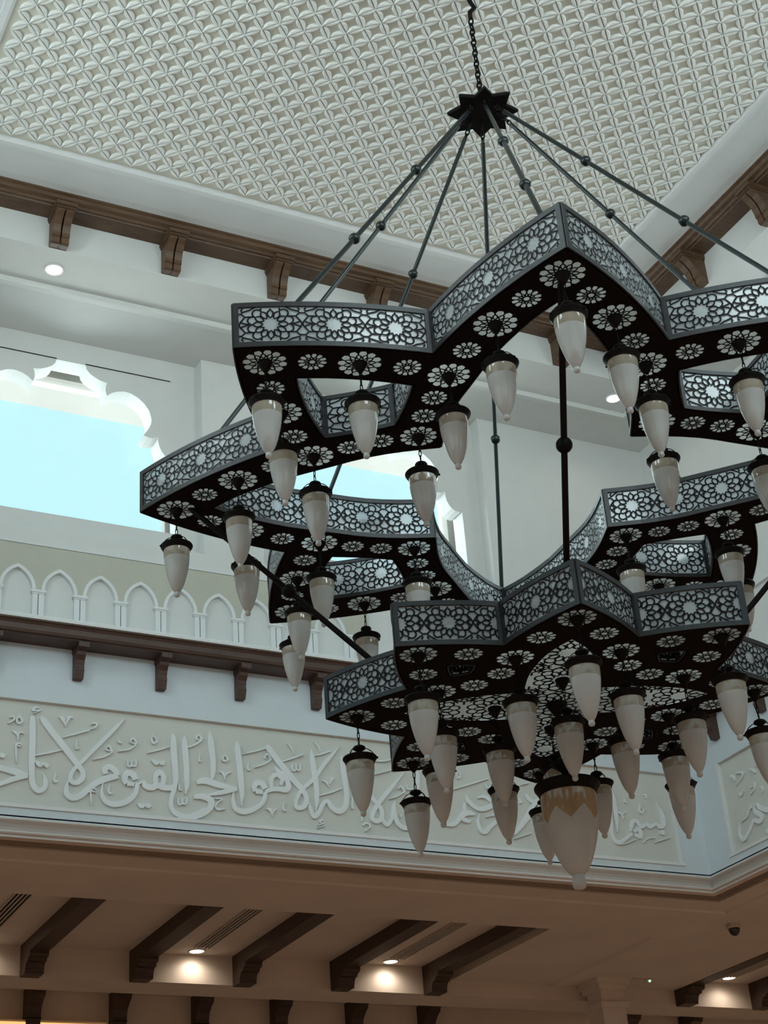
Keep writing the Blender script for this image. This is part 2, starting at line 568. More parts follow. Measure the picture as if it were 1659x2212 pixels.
# blind arcade frieze on the back wall
T = wall('back')
AU = [2.567 + 0.293 * k for k in range(-3, 9)]
FX0, FX1 = AU[0] - 0.16, 5.232
fz = MB()
Fb = lambda w: (lambda x, z: (x, CY + HY + w, z))
def arch_curve(c, hw, zs, za, n=7):
    """pointed arch from right springing over the apex to the left"""
    H = za - zs
    d = max(0.0, (H * H - hw * hw) / (2 * hw))
    R = hw + d
    am = math.asin(min(1, H / R))
    pts = [(c - d + R * cos(am * k / n), zs + R * sin(am * k / n)) for k in range(n + 1)]
    out = [(x, z) for x, z in pts]
    out[-1] = (c, za)
    return out + [(2 * c - x, z) for x, z in out[-2::-1]]
holes = []
for c in AU:
    holes.append(arch_curve(c, 0.128, 5.172, 5.357) + [(c - 0.128, 5.1661), (c + 0.128, 5.1661)])
fz.holed([(FX0, 5.166), (FX1, 5.166), (FX1, 5.517), (FX0, 5.517)], holes, Fb(-0.022))
fz.quad((FX0, CY + HY, 5.166), (FX0, CY + HY - 0.022, 5.166), (FX0, CY + HY - 0.022, 5.517), (FX0, CY + HY, 5.517))
fz.quad((FX1, CY + HY, 5.166), (FX1, CY + HY - 0.022, 5.166), (FX1, CY + HY - 0.022, 5.517), (FX1, CY + HY, 5.517))
structure(fz.build('trim_4', M['beige']))
fw_ = MB()
yb = CY + HY
for c in AU:
    o = arch_curve(c, 0.128, 5.172, 5.357)
    n_ = arch_curve(c, 0.105, 5.172, 5.332)
    for k in range(len(o) - 1):
        a, b_, c_, d = o[k], o[k + 1], n_[k + 1], n_[k]
        fw_.quad((a[0], yb - 0.028, a[1]), (b_[0], yb - 0.028, b_[1]), (c_[0], yb - 0.028, c_[1]), (d[0], yb - 0.028, d[1]))
        fw_.quad((d[0], yb - 0.028, d[1]), (c_[0], yb - 0.028, c_[1]), (c_[0], yb - 0.001, c_[1]), (d[0], yb - 0.001, d[1]))
        fw_.quad((a[0], yb - 0.028, a[1]), (b_[0], yb - 0.028, b_[1]), (b_[0], yb - 0.02, b_[1]), (a[0], yb - 0.02, a[1]))
for k in range(len(AU) + 1):
    c = (AU[k] if k < len(AU) else AU[-1] + 0.293) - 0.1465
    if c + 0.05 > FX1: c = FX1 - 0.05
    fw_.box((c - 0.040, yb - 0.024, 4.88), (c - 0.003, yb, 5.16))
    fw_.box((c + 0.003, yb - 0.024, 4.88), (c + 0.040, yb, 5.16))
    fw_.box((c - 0.052, yb - 0.034, 5.158), (c + 0.052, yb, 5.176))
    fw_.box((c - 0.045, yb - 0.028, 5.148), (c + 0.045, yb, 5.160))
fw_.box((FX0, yb - 0.012, 4.88), (FX1, yb, 4.905))
structure(fw_.build('trim_5', M['panelwhite']))
structure(ring([(0.0, 5.516), (-0.028, 5.519), (-0.03, 5.526), (0.0, 5.532)]).build('trim_6', M['panelwhite']))

# walnut ledge under the frieze, with its white capping
structure(ring([(-0.19, 4.866), (-0.208, 4.868), (-0.210, 4.884), (-0.206, 4.886), (-0.206, 4.898), (0.0, 4.905)]).build('trim_7', M['panelwhite']))
structure(ring([(0.0, 4.772), (-0.150, 4.772), (-0.155, 4.782), (-0.170, 4.782), (-0.178, 4.80), (-0.180, 4.835), (-0.190, 4.852), (-0.202, 4.858), (-0.202, 4.867), (0.0, 4.867)], True).build('trim_8', M['wood_mid']))

# sunk border of the inscription panels is in the walls; crown moulding at the foot of the lantern walls
structure(ring([(0.0, 3.575), (0.0, 3.566), (0.016, 3.564), (0.014, 3.559), (-0.012, 3.556), (-0.022, 3.549), (-0.022, 3.541), (-0.012, 3.534), (0.012, 3.522), (0.030, 3.506), (0.038, 3.490), (0.038, 3.478),
                (0.000, 3.474), (-0.014, 3.468), (-0.018, 3.460), (-0.012, 3.452), (0.002, 3.449), (0.002, 3.432)]).build('trim_9', M['moulding']))

# ceiling of the low hall around the opening
Z1, Z2, ZC, ZB = 3.432, 3.418, 3.52, 3.285
structure(ring([(0.002, Z1), (0.068, Z1), (0.068, Z1 + 0.03)]).build('trim_10', M['warmplaster']))
structure(ring([(0.204, Z1 + 0.03), (0.204, Z1), (0.425, Z1), (0.44, Z2), (1.13, Z2)]).build('trim_11', M['warmplaster']))
structure(ring([(0.064, Z1 + 0.028), (0.208, Z1 + 0.028)]).build('trim_12', M['slot']))
sl = MB()
for w in (0.100, 0.136, 0.172):
    r = ring([(w - 0.010, Z1 + 0.026), (w - 0.010, Z1 + 0.002), (w + 0.010, Z1 + 0.002), (w + 0.010, Z1 + 0.026)])
    sl.add(r.v, r.f)
structure(sl.build('trim_13', M['slatgrey']))
YE, YB, YB2, YW = CY + HY + 1.13, 12.80, 13.20, 14.20
XA, XB = 7.28, 9.66
X0, X1, Y0 = -5.0, 13.0, -5.0
mb = MB()
def plate(x0, y0, x1, y1, z):
    mb.quad((x0, y0, z), (x1, y0, z), (x1, y1, z), (x0, y1, z))
xe, xw, ys = CX + HX + 1.13, CX - HX - 1.13, CY - HY - 1.13
plate(xe, Y0, X1, YE, Z2); plate(X0, Y0, xw, YE, Z2); plate(xw, Y0, xe, ys, Z2)
plate(XA, YE, XB, YB, Z2)
for a, b in ((X0, XA), (XB, X1)):
    plate(a, YE, b, YB, ZC)
    mb.quad((a, YE, Z2), (b, YE, Z2), (b, YE, ZC), (a, YE, ZC))
    mb.quad((a, YB, ZB), (b, YB, ZB), (b, YB, ZC), (a, YB, ZC))
for x in (XA, XB):
    mb.quad((x, YE, Z2), (x, YB, Z2), (x, YB, ZC), (x, YE, ZC))
mb.quad((XA, YB, ZB), (XB, YB, ZB), (XB, YB, Z2), (XA, YB, Z2))
plate(X0, YB, X1, YB2, ZB)
mb.quad((X0, YB2, ZB), (X1, YB2, ZB), (X1, YB2, ZC), (X0, YB2, ZC))
plate(X0, YB2, X1, YW, ZC)
structure(mb.build('trim_14', M['warmplaster']))
mb = MB()
mb.prism([(8.27, Z2), (8.29, Z2 - 0.022), (8.42, Z2 - 0.026), (8.44, Z2)], YE + 0.05, YB, frame=lambda x, z, y: (x, y, z))
for h, z0, z1 in ((0.17, 3.36, Z2), (0.145, 3.315, 3.36), (0.115, 3.21, 3.315), (0.15, 3.16, 3.21), (0.125, -CAM_Z, 3.16)):
    mb.box((8.75 - h, 12.62 - h, z0), (8.75 + h, 12.62 + h, z1))
structure(mb.build('trim_15', M['warmplaster']))

mb = MB()
mb.quad((X0, YW, -CAM_Z), (X1, YW, -CAM_Z), (X1, YW, ZC), (X0, YW, ZC))
mb.quad((X0, Y0, -CAM_Z), (X1, Y0, -CAM_Z), (X1, Y0, ZC), (X0, Y0, ZC))
mb.quad((X0, Y0, -CAM_Z), (X0, YW, -CAM_Z), (X0, YW, ZC), (X0, Y0, ZC))
mb.quad((X1, Y0, -CAM_Z), (X1, YW, -CAM_Z), (X1, YW, ZC), (X1, Y0, ZC))
structure(mb.build('wall_outer', M['warmplaster']))
mb = MB()
mb.quad((X0, Y0, -CAM_Z), (X1, Y0, -CAM_Z), (X1, YW, -CAM_Z), (X0, YW, -CAM_Z))
structure(mb.build('floor', M['carpet']))

# ------------------------------------------------------------------ carved inscription
def stroke(mb, st, F):
    """one pen stroke of the relief: list of (along, height, width) -> raised ridge"""
    p = spline(st, 5)
    n = len(p)
    rows = []
    for i in range(n):
        a, b = p[max(i - 1, 0)], p[min(i + 1, n - 1)]
        tx, tz = b[0] - a[0], b[1] - a[1]
        l = hypot(tx, tz) or 1
        nx_, nz = -tz / l, tx / l
        w = max(p[i][2] * (1.48 if p[i][2] > 0.016 else 1.1), 0.002) / 2
        x, z = p[i][0], p[i][1]
        rows.append([F(x + nx_ * w, z + nz * w, 0.0), F(x + nx_ * w * 0.94, z + nz * w * 0.94, 0.017), F(x, z, 0.0185), F(x - nx_ * w * 0.94, z - nz * w * 0.94, 0.017), F(x - nx_ * w, z - nz * w, 0.0)])
    b = len(mb.v)
    for r in rows:
        mb.v.extend(r)
    for i in range(n - 1):
        for k in range(4):
            q = b + i * 5 + k
            mb.f.append([q, q + 1, q + 6, q + 5]); mb.mi.append(0)
    for s in (0, n - 1):
        mb.f.append([b + s * 5 + k for k in range(5)]); mb.mi.append(0)

def parse(t):
    out = []
    for s in t.split('|'):
        v = [int(x) / 1000 for x in s.split(',')]
        out.append([tuple(v[i:i + 3]) for i in range(0, len(v), 3)])
    return out

def inscription(side, text, label):
    T = wall(side)
    L = min(PAN, WALL_L[side] - 0.25)
    base = T(0, 0.03, PZ0)
    root = thing('inscription_panel', base, label, 'wall panel')
    bk = MB()
    bk.quad(T(-L, 0.0295, PZ0), T(L, 0.0295, PZ0), T(L, 0.0295, PZ1), T(-L, 0.0295, PZ1))
    bk.build('backing', M['panelbeige'], root, off=base)
    bd = MB()
    for a, b in ((PZ0 - 0.004, PZ0 + 0.020),):
        A, B = T(-L - 0.03, -0.010, a), T(L + 0.03, 0.029, b)
        bd.box([min(p, q) for p, q in zip(A, B)], [max(p, q) for p, q in zip(A, B)])
    for u in (-L, L):
        A, B = T(u - 0.006, -0.004, PZ0), T(u + 0.006, 0.029, PZ1)
        bd.box([min(p, q) for p, q in zip(A, B)], [max(p, q) for p, q in zip(A, B)])
    bd.build('border', M['panelwhite'], root, off=base)
    if side == 'back':
        F = lambda x, z, h: (x, CY + HY + 0.029 - h, z)
    else:
        F = lambda x, z, h: (CX + HX + 0.029 - h, x, z)
    for st in parse(text):
        sb = MB()
        stroke(sb, st, F)
        smooth_edges(sb.build('letter' if max(p[2] for p in st) > 0.0185 else 'vowel_mark', M['letters'], root, off=base), 35)
INK1 = '2495,3893,28,2564,3880,28,2633,3867,33,2697,3851,19|2697,3851,19,2627,3831,24,2560,3800,22,2500,3771,19|2510,3978,24,2541,3969,21|2625,4275,5,2628,4255,10,2647,4228,11,2628,4206,11,2610,4220,11,2615,4245,10,2634,4254,7|2561,4241,8,2588,4249,8,2592,4230,10,2574,4212,10,2555,4199,5|2584,4148,6,2599,4144,15,2620,4123,11,2625,4087,5|2620,4115,8,2634,4145,11,2665,4140,7|2657,4056,6,2629,4067,10,2611,4053,10,2649,4049,8|2611,4053,10,2615,3993,10,2620,3934,4|2761,4329,7,2733,4330,12,2714,4308,12,2769,4316,7,2703,4281,5|2705,4277,7,2715,4241,25,2719,4110,29,2720,3988,29,2721,3892,27,2727,3813,27,2752,3768,27,2783,3761,24,2809,3785,22,2813,3829,21,2798,3876,6|2744,3958,11,2773,3936,24,2788,3949,14|2788,3949,14,2830,3931,22|2736,3995,8,2829,4024,11,2919,4054,7|2881,3891,5,2871,3851,13,2880,3829,14,2898,3841,6|2776,4274,8,2787,4249,28,2848,4174,31,2938,4068,31,3019,3971,28,3060,3918,24,3057,3869,26,3022,3838,24,2987,3842,22,2978,3878,21,3004,3929,18,3051,3982,18,3145,4091,20,3240,4201,20,3313,4285,15,3346,4320,3|2893,4285,7,2917,4273,18,2941,4219,5|2940,4234,8,2961,4286,17,2987,4289,7|2924,4141,5,3015,4180,12,3101,4212,10|3107,4218,5,3143,4240,12,3150,4266,13,3126,4265,10,3114,4255,4|3012,4138,5,3013,4093,11,3017,4073,11,3041,4084,5|3219,3918,24,3211,3950,26,3243,3970,28,3284,3945,29,3296,3914,28|3304,3909,21,3236,3891,31,3164,3856,29,3109,3810,29,3055,3757,29,3001,3732,29,2961,3752,27,2954,3795,19,2968,3853,6|3213,4086,7,3233,4117,12,3251,4098,12,3258,4074,10,3202,4035,10,3130,4009,4|3217,4086,8,3254,4082,10|3302,4175,5,3306,4154,13,3331,4146,7|3384,4159,7,3404,4188,12,3425,4167,12,3425,4146,10,3380,4108,10,3303,4085,4|3388,4159,8,3425,4151,10|3549,4238,4,3537,4192,12,3553,4169,13,3574,4192,12,3553,4218,8|3508,4095,4,3587,4126,10,3666,4156,6|3368,4036,8,3372,3990,12,3394,3992,10,3397,4031,8|3397,4010,8,3403,3993,10,3426,4000,12,3425,4045,8|3535,4048,7,3568,4031,22,3586,4042,12|3586,4042,12,3611,4031,18,3629,4054,7|3365,3867,28,3347,3894,28,3365,3937,30,3405,3933,31,3426,3898,29|3365,3867,24,3414,3864,18|3438,3875,21,3422,3800,24,3366,3742,27,3286,3714,27,3222,3728,24,3193,3778,18,3198,3855,6|3157,3800,6,3133,3810,11,3116,3793,11,3156,3786,8|3116,3793,10,3120,3739,10,3124,3693,3|3248,3852,5,3237,3806,13,3249,3785,15,3269,3799,6|3442,3868,16,3479,3891,15,3491,3863,29,3536,3853,30,3577,3872,28,3618,3863,30,3676,3865,25,3702,3892,20|3565,3871,23,3565,3936,25,3594,3968,27,3621,3938,25,3614,3884,23|3688,4258,4,3692,4218,26,3695,4125,32,3703,4009,30,3706,3926,28,3693,3858,23,3672,3774,20,3679,3718,23,3724,3681,26,3790,3675,24,3866,3702,25,3917,3739,25|3772,4248,4,3772,4201,26,3779,4100,30,3784,3983,28,3785,3892,23,3774,3829,5|3788,4169,10,3822,4177,10,3874,4213,9,3905,4250,12|3731,3903,5,3733,3862,13,3753,3857,7|3721,3799,8,3725,3755,11,3748,3761,10,3752,3798,8|3752,3782,8,3757,3762,10,3779,3764,11,3784,3805,8|3438,3736,8,3467,3719,23,3489,3731,11|3489,3731,11,3513,3725,24,3536,3727,10|3862,4230,7,3862,4247,10,3879,4266,10,3893,4242,12,3893,4225,10,3848,4190,10,3793,4165,4|3856,4234,9,3896,4224,9|3880,4136,4,3877,4080,12,3894,4077,7|3957,4303,4,3962,4250,28,3971,4157,31,3979,4072,27,3977,3996,22,3961,3944,8|4070,4146,4,4048,4109,12,4065,4094,12,4087,4113,12,4066,4137,9|4024,4014,7,4050,4005,15,4064,3956,5|4062,3984,8,4080,4008,12,4110,4018,7|3855,3919,18,3920,3940,34,4022,3917,30,4146,3902,17|4146,3902,20,4046,3870,23,3923,3835,10|3834,3816,18,3901,3826,31,3956,3802,33,3951,3752,30,3891,3697,23,3815,3665,16,3757,3657,11|3987,3819,7,4037,3820,10,4006,3790,10,3989,3764,10,4009,3743,12,4062,3754,5|4160,4255,4,4161,4211,26,4169,4109,31,4178,3991,31,4184,3874,24,4178,3783,4|4192,4159,6,4289,4191,10,4375,4223,9|4210,4215,4,4215,4178,7|4241,4113,4,4233,4056,14,4255,4050,7|4367,4143,7,4370,4165,10,4388,4180,10,4405,4156,12,4404,4136,10,4357,4103,10,4281,4070,4|4288,3900,25,4276,3929,25,4295,3960,29,4334,3960,29,4359,3924,31|4288,3900,25,4340,3897,20|4358,3898,20,4342,3830,22,4275,3773,25,4197,3745,28,4137,3761,25,4118,3817,20,4122,3878,7|4358,3900,20,4402,3921,20,4456,3933,26,4517,3932,29,4535,3975,29,4504,4032,26,4453,4070,22,4440,4094,7|4407,3927,20,4407,3997,21,4447,4035,22,4490,4005,21,4475,3961,14|4384,4249,7,4397,4224,30,4464,4140,33,4549,4037,33,4634,3950,29,4667,3894,26,4655,3833,26,4609,3808,24,4583,3826,20,4595,3878,19,4643,3951,19,4728,4029,21,4826,4160,21,4904,4248,14,4944,4299,4|4544,4275,5,4574,4243,12,4585,4199,4|4749,4309,5,4785,4275,12,4794,4239,4|4495,4135,6,4582,4173,12,4665,4207,7|4754,4206,4,4811,4229,11,4879,4256,7|4569,4123,9,4576,4081,12,4596,4086,10,4600,4127,9|4599,4107,9,4607,4087,10,4630,4090,12,4629,4133,9|4722,4255,4,4727,4194,26,4736,4099,32,4748,3979,29,4746,3867,22,4734,3781,4|4687,3853,9,4698,3803,22,4722,3759,25,4760,3792,24,4790,3850,22,4828,3879,21,4861,3835,26,4914,3812,29,4961,3844,29,4980,3914,28,4974,4044,28,4962,4175,25,4958,4227,5|4798,4027,7,4827,4019,16,4852,3980,4|4851,4006,9,4869,4038,14,4888,4057,7|4766,3912,6,4859,3946,12,4948,3984,8|4360,3781,7,4392,3774,17,4408,3731,4|4409,3752,8,4421,3776,13,4442,3783,5|4496,3844,4,4489,3788,14,4513,3783,7|4788,3739,10,4760,3726,12,4775,3712,8|4745,3693,5,4796,3714,7|4740,3677,5,4797,3698,7|5026,3927,7,5019,3853,14,5033,3846,9|5097,3822,12,5090,3753,4|5099,3723,9,5110,3741,12,5139,3740,10,5150,3719,10,5110,3682,5|5167,4270,5,5230,4223,11,5334,4234,11,5424,4279,9|5207,4112,5,5343,4159,8,5416,4189,5|5451,4147,7,5347,4031,21,5244,3916,23,5181,3823,21,5173,3779,24,5214,3766,24,5249,3803,23,5240,3872,23,5145,3967,21|5244,3794,19,5282,3748,24,5326,3793,21,5349,3882,21,5362,3927,9|5353,3882,18,5364,3779,24,5416,3736,24,5473,3743,21,5514,3774,18,5537,3934,23,5565,4132,23,5564,4177,7|5398,4022,7,5419,4045,12,5439,4022,12,5441,4003,11,5379,3963,9,5319,3940,4|5470,4060,7,5474,4030,11,5494,4031,11|5494,4031,11,5523,4039,11,5526,4075,7|5401,3834,11,5406,3811,9|5893,4206,6,5903,4159,13,5923,4168,11,5917,4199,7|5854,4063,6,6012,4122,11,6163,4178,7|6132,4138,7,6145,4103,13,6191,4117,11|5959,4036,7,5973,3983,22,6051,3932,23,6142,3954,27,6218,4006,22|6055,4018,13,6112,4032,18,6168,4001,20|6056,3892,7,6035,3837,18,6052,3772,23,6091,3762,25,6146,3811,22,6232,3872,18|6016,3889,14,5938,3891,32,5885,3846,27,5831,3797,23,5767,3783,12|5937,3971,16,5934,3899,20|5903,3839,18,5932,3835,23,5956,3826,16,5977,3841,9|6108,3875,6,6196,3900,7|6324,3727,6,6482,3784,8|6306,3740,7,6374,3804,24,6456,3892,31,6528,3980,37,6602,4069,28|6410,4051,13,6426,4011,17|6475,4080,19,6506,4042,24,6565,4024,22|6439,4155,7,6514,4179,7|7258,4206,6,7266,4122,27,7267,3981,26,7261,3860,6|7245,4092,10,7206,3856,21,7232,3784,24,7285,3784,22,7394,3857,17|7386,3871,9,7415,3948,23,7450,3960,23,7492,3921,25,7545,3945,17,7569,3925,23,7631,3952,17,7663,3933,25,7708,3963,25,7705,4039,21,7663,4130,4|7408,3872,17,7466,3896,25,7467,3840,26,7414,3850,19|7271,3760,6,7338,3779,9,7424,3814,7|7365,4131,10,7372,4108,15,7393,4103,8|7560,4182,10,7581,4180,16,7576,4153,8|7510,4102,5,7498,4049,15,7511,4031,15,7532,4056,13,7518,4071,8|7284,4015,8,7317,4009,17,7332,3968,5|7335,4001,9,7346,4021,11,7362,4020,6|7656,3891,23,7699,3886,27|7485,3790,5,7535,3829,9,7609,3843,7|7596,3803,7,7748,3856,8|7687,4080,6,7709,4079,6'
INK2 = '9583,4232,12,9543,4213,21,9541,4179,7|9508,4232,12,9427,4205,17,9450,4175,10,9539,4134,4|9379,4066,8,9353,4066,10|9317,4090,8,9336,4041,10,9394,4013,4|9509,4073,9,9501,4047,15,9458,4070,9|9259,4033,10,9240,4012,12,9260,3980,4|9345,4208,9,9303,4179,17,9295,4155,7|9279,4202,5,9252,4196,5|9550,3852,5,9472,3870,10,9425,3915,12,9394,3913,8|9422,3918,10,9405,3952,7|9571,3852,7,9598,3769,15,9559,3715,18,9484,3750,18,9399,3823,20|9393,3816,22,9337,3789,25,9303,3823,28,9351,3862,28,9377,3898,18,9342,3934,7|9345,3935,7,9315,3891,23,9230,3841,28,9126,3813,28,9012,3828,28|9275,3709,12,9274,3691,20,9223,3674,15|9151,3731,16,9120,3650,24,9008,3613,24|9089,4037,8,8983,4018,25,9022,3796,28'
inscription('back', INK1, 'long sunk panel of raised Arabic calligraphy on the left-hand wall')
inscription('right', INK2, 'raised Arabic calligraphy panel on the right-hand wall, cut off by the photo edge')

# ------------------------------------------------------------------ walnut brackets
def upper_bracket(label, side, u, group, proto=[]):
    T0 = wall(side)
    base = T0(u, -0.91, 7.40)
    root = thing('wooden_bracket', base, label, 'bracket', group)
    # side profile: (distance out from the wall, height)
    prof = [(0.0, 7.655), (0.215, 7.655), (0.215, 7.628), (0.200, 7.618), (0.190, 7.600), (0.150, 7.575), (0.112, 7.53), (0.092, 7.48), (0.090, 7.452), (0.078, 7.446), (0.074, 7.405), (0.055, 7.396), (0.0, 7.396)]
    if not proto:
        for s, nm in ((-1, 'bracket_half'), (1, 'bracket_half')):
            m = MB()
            a, b = (-0.062, -0.006) if s < 0 else (0.006, 0.062)
            m.prism(prof, a, b, frame=lambda o, z, x: (x, -o, z - 7.40))
            proto.append((nm, m.build(nm, M['wood_up'], off=(0, 0, 0))))
        m = MB()
        m.box((-0.0065, -0.060, -0.002), (0.0065, 0, 0.255))
        proto.append(('core_strip', m.build('core_strip', M['wood_low'], off=(0, 0, 0))))
        m = MB()
        m.box((-0.076, -0.225, 0.222), (0.076, 0, 0.2535))
        m.box((-0.070, -0.212, 0.205), (0.070, 0, 0.224))
        proto.append(('cap_block', m.build('cap_block', M['wood_up'], off=(0, 0, 0))))
        for nm, o in proto:
            o.parent = root
    else:
        for nm, o in proto:
            c = o.copy(); COL.objects.link(c); c.parent = root
    root.rotation_euler.z = {'back': 0, 'right': -pi / 2}[side]
    return root
names = ['leftmost', 'second', 'third', 'fourth', 'fifth', 'sixth']
for k in range(6):
    x = 2.52 + 0.83 * k
    lab = ('%s carved walnut bracket under the upper cornice, left wall, above the round downlight' % names[k] if k == 0 else
           '%s carved walnut bracket from the left under the upper cornice of the left wall' % names[k])
    upper_bracket(lab, 'back', x - CX, 'walnut brackets under the upper cornice')
for k, lab in enumerate(('carved walnut bracket of the right wall cornice nearest the room corner', 'scrolled walnut bracket of the right wall cornice, just above the front-right ring panel',
                         'scrolled walnut bracket high on the right wall at the photo edge')):
    y = CY + HY - 0.91 - 0.48 - 0.83 * k
    upper_bracket(lab, 'right', CY - y, 'walnut brackets under the upper cornice')

def ledge_bracket(label, side, u, group, proto=[]):
    base = wall(side)(u, 0, 4.55)
    root = thing('ledge_bracket', base, label, 'bracket', group)
    prof = [(0.0, 4.772), (0.155, 4.772), (0.155, 4.752), (0.145, 4.738), (0.105, 4.732), (0.098, 4.705), (0.072, 4.675), (0.060, 4.640), (0.060, 4.628), (0.066, 4.622), (0.066, 4.610), (0.058, 4.585), (0.046, 4.548), (0.0, 4.548)]
    if not proto:
        m = MB()
        m.prism(prof, -0.032, 0.032, frame=lambda o, z, x: (x, -o, z - 4.55))
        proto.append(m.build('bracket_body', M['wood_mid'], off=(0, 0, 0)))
        m = MB()
        m.box((-0.037, -0.16, 0.186), (0.037, 0, 0.2215))
        proto.append(m.build('cap_block', M['wood_mid'], off=(0, 0, 0)))
        for o in proto: o.parent = root
    else:
        for o in proto:
            c = o.copy(); COL.objects.link(c); c.parent = root
    root.rotation_euler.z = {'back': 0, 'right': -pi / 2}[side]
for k in range(10):
    x = 3.003 + 0.5865 * (k - 1)
    o_ = ['small dark bracket under the frieze ledge, cut by the left photo edge', 'small dark bracket under the frieze ledge, second from the left photo edge', 'small dark bracket under the frieze ledge, third from the left photo edge',
          'small dark bracket under the frieze ledge, fourth from the left photo edge', 'small dark bracket under the frieze ledge, touching the lower ring at its left tip', 'small dark ledge bracket hidden behind the left of the lower ring',
          'small dark ledge bracket hidden behind the left-centre of the lower ring', 'small dark ledge bracket hidden behind the centre of the lower ring', 'small dark ledge bracket hidden behind the right of the lower ring',
          'small dark ledge bracket of the left wall nearest the corner, below the lower ring'][k]
    ledge_bracket(o_, 'back', x - CX, 'small brackets under the frieze ledge')
for k in range(3):
    y = CY + HY - 0.37 - 0.5865 * k
    ledge_bracket(['small dark ledge bracket on the right wall nearest the corner', 'small dark ledge bracket on the right wall, second from the corner', 'small dark ledge bracket on the right wall, third from the corner'][k],
                  'right', CY - y, 'small brackets under the frieze ledge')

# ------------------------------------------------------------------ low hall: beams, corbels, diffusers
def beam(x, label):
    base = (x + 0.075, YE, Z2)
    root = thing('ceiling_beam', base, label, 'beam', 'dark beams of the low ceiling')
    m = MB()
    m.box((x, YE - 0.0, Z2 - 0.004), (x + 0.15, YB, ZC))
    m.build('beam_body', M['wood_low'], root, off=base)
    m = MB()
    prof = [(YB, Z2 - 0.002), (12.52, Z2 - 0.002), (12.522, 3.395), (12.535, 3.378), (12.575, 3.372), (12.580, 3.352), (12.625, 3.346), (12.640, 3.325), (12.650, 3.300), (12.655, 3.272), (YB, 3.272)]
    m.prism(prof, x, x + 0.15, frame=lambda y, z, xx: (xx, y, z))
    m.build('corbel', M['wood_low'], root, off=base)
BX = [3.44 + 0.889 * k for k in range(-2, 9)]
for k, lab in ((-2, 'dark ceiling beam farthest left, outside the photo'), (-1, 'dark ceiling beam left of the photo edge'), (0, 'leftmost dark ceiling beam of the low hall'), (1, 'second dark ceiling beam from the left, left of a lit bay'), (2, 'third dark ceiling beam from the left, right of the first downlight'),
               (3, 'fourth dark ceiling beam from the left, left of the second downlight'), (4, 'fifth dark ceiling beam from the left, right of the second downlight'),
               (7, 'dark ceiling beam at lower right, left of the right-hand downlight'), (8, 'dark ceiling beam on the right photo edge, right of the right-hand downlight')):
    beam(3.44 + 0.889 * k, lab)

def far_corbel(x, label):
    base = (x + 0.06, YW, 3.17)
    root = thing('wall_corbel', base, label, 'corbel', 'dark corbels on the far wall')
    m = MB()
    prof = [(YW, ZC), (13.93, ZC), (13.93, 3.47), (13.95, 3.455), (13.955, 3.43), (14.0, 3.41), (14.06, 3.36), (14.08, 3.30), (14.10, 3.16), (YW, 3.16)]
    m.prism(prof, x, x + 0.125, frame=lambda y, z, xx: (xx, y, z))
    m.build('corbel_body', M['wood_low'], root, off=base)
    m = MB()
    m.box((x - 0.003, 14.072, 3.262), (x + 0.128, YW, 3.27))
    m.build('groove', M['slot'], root, off=base)
for k in range(10):
    if k in (6, 7):
        continue
    far_corbel(3.856 + 0.762 * k, '%s dark wooden corbel along the bottom of the photo, counted from the left' % ['first', 'second', 'third', 'fourth', 'fifth', 'sixth', '', '', 'seventh', 'eighth'][k])

def diffuser(x, label):
    W = 0.128
    base = (x + 0.055, YE + 0.7, ZC)
    root = thing('air_diffuser', base, label, 'air vent', 'slot diffusers between the beams')
    m = MB()
    m.box((x, YE + 0.02, ZC - 0.004), (x + W, 12.56, ZC + 0.002))
    m.build('slot', M['slot'], root, off=base)
    for k in range(5):
        m = MB()
        a = x - 0.004 + k * 0.031
        m.box((a, YE + 0.02, ZC - 0.014), (a + 0.008, 12.57, ZC - 0.003))
        m.build('slat', M['warmplaster'], root, off=base)
diffuser(3.02, 'black slotted air diffuser at the far left of the low ceiling')
diffuser(4.80, 'black slotted air diffuser behind the left warm downlight')
diffuser(6.575, 'black slotted air diffuser behind the middle warm downlight')
diffuser(10.10, 'slotted air diffuser behind the right-hand warm downlight')

def downlight(x, y, z, label, mat, warm, r=0.058, k=0):
    root = thing('downlight', (x, y, z), label, 'downlight', 'recessed downlights')
    m = MB()
    m.lathe([(r + 0.016, 0.0), (r + 0.015, -0.006), (r + 0.004, -0.008), (r - 0.002, -0.003)], 32, (0, 0, 0))
    m.build('trim_ring', M['steel'], root, smooth=True, off=(0, 0, 0))
    m = MB()
    m.lathe([(0.0001, -0.0045), (r, -0.0045)], 32, (0, 0, 0))
    m.build('lens', mat, root, off=(0, 0, 0))
    if k:
        ld = bpy.data.lights.new('downlight_beam', 'SPOT')
        ld.energy = k
        ld.spot_size = radians(165)
        ld.spot_blend = 0.9
        ld.color = warm
        ld.shadow_soft_size = 0.03
        lo = bpy.data.objects.new('downlight_beam', ld)
        COL.objects.link(lo)
        lo.parent = root
        lo.location = (0, 0.02, -0.03)
HALL = 305
WARM = (1.0, 0.86, 0.71)
downlight(2.564, 9.313, SOF, 'white round downlight in the gallery soffit above the left window', M['bulb'], (1, .97, .92), k=4)
downlight(7.347, 9.326, SOF, 'white round downlight in the gallery soffit beside the ring, right of the rods', M['bulb'], (1, .97, .92), k=4)
downlight(4.861, 12.68, ZC, 'warm downlight washing the low wall between the second and third beams', M['warmbulb'], WARM, k=4.2)
downlight(6.631, 12.68, ZC, 'warm downlight washing the low wall between the fourth and fifth beams', M['warmbulb'], WARM, k=4.2)
downlight(10.19, 12.62, ZC, 'warm downlight washing the low wall at the lower right of the photo', M['warmbulb'], WARM, k=4.2)
downlight(3.08, 12.68, ZC, 'warm downlight just outside the left photo edge', M['warmbulb'], WARM, k=4.2)

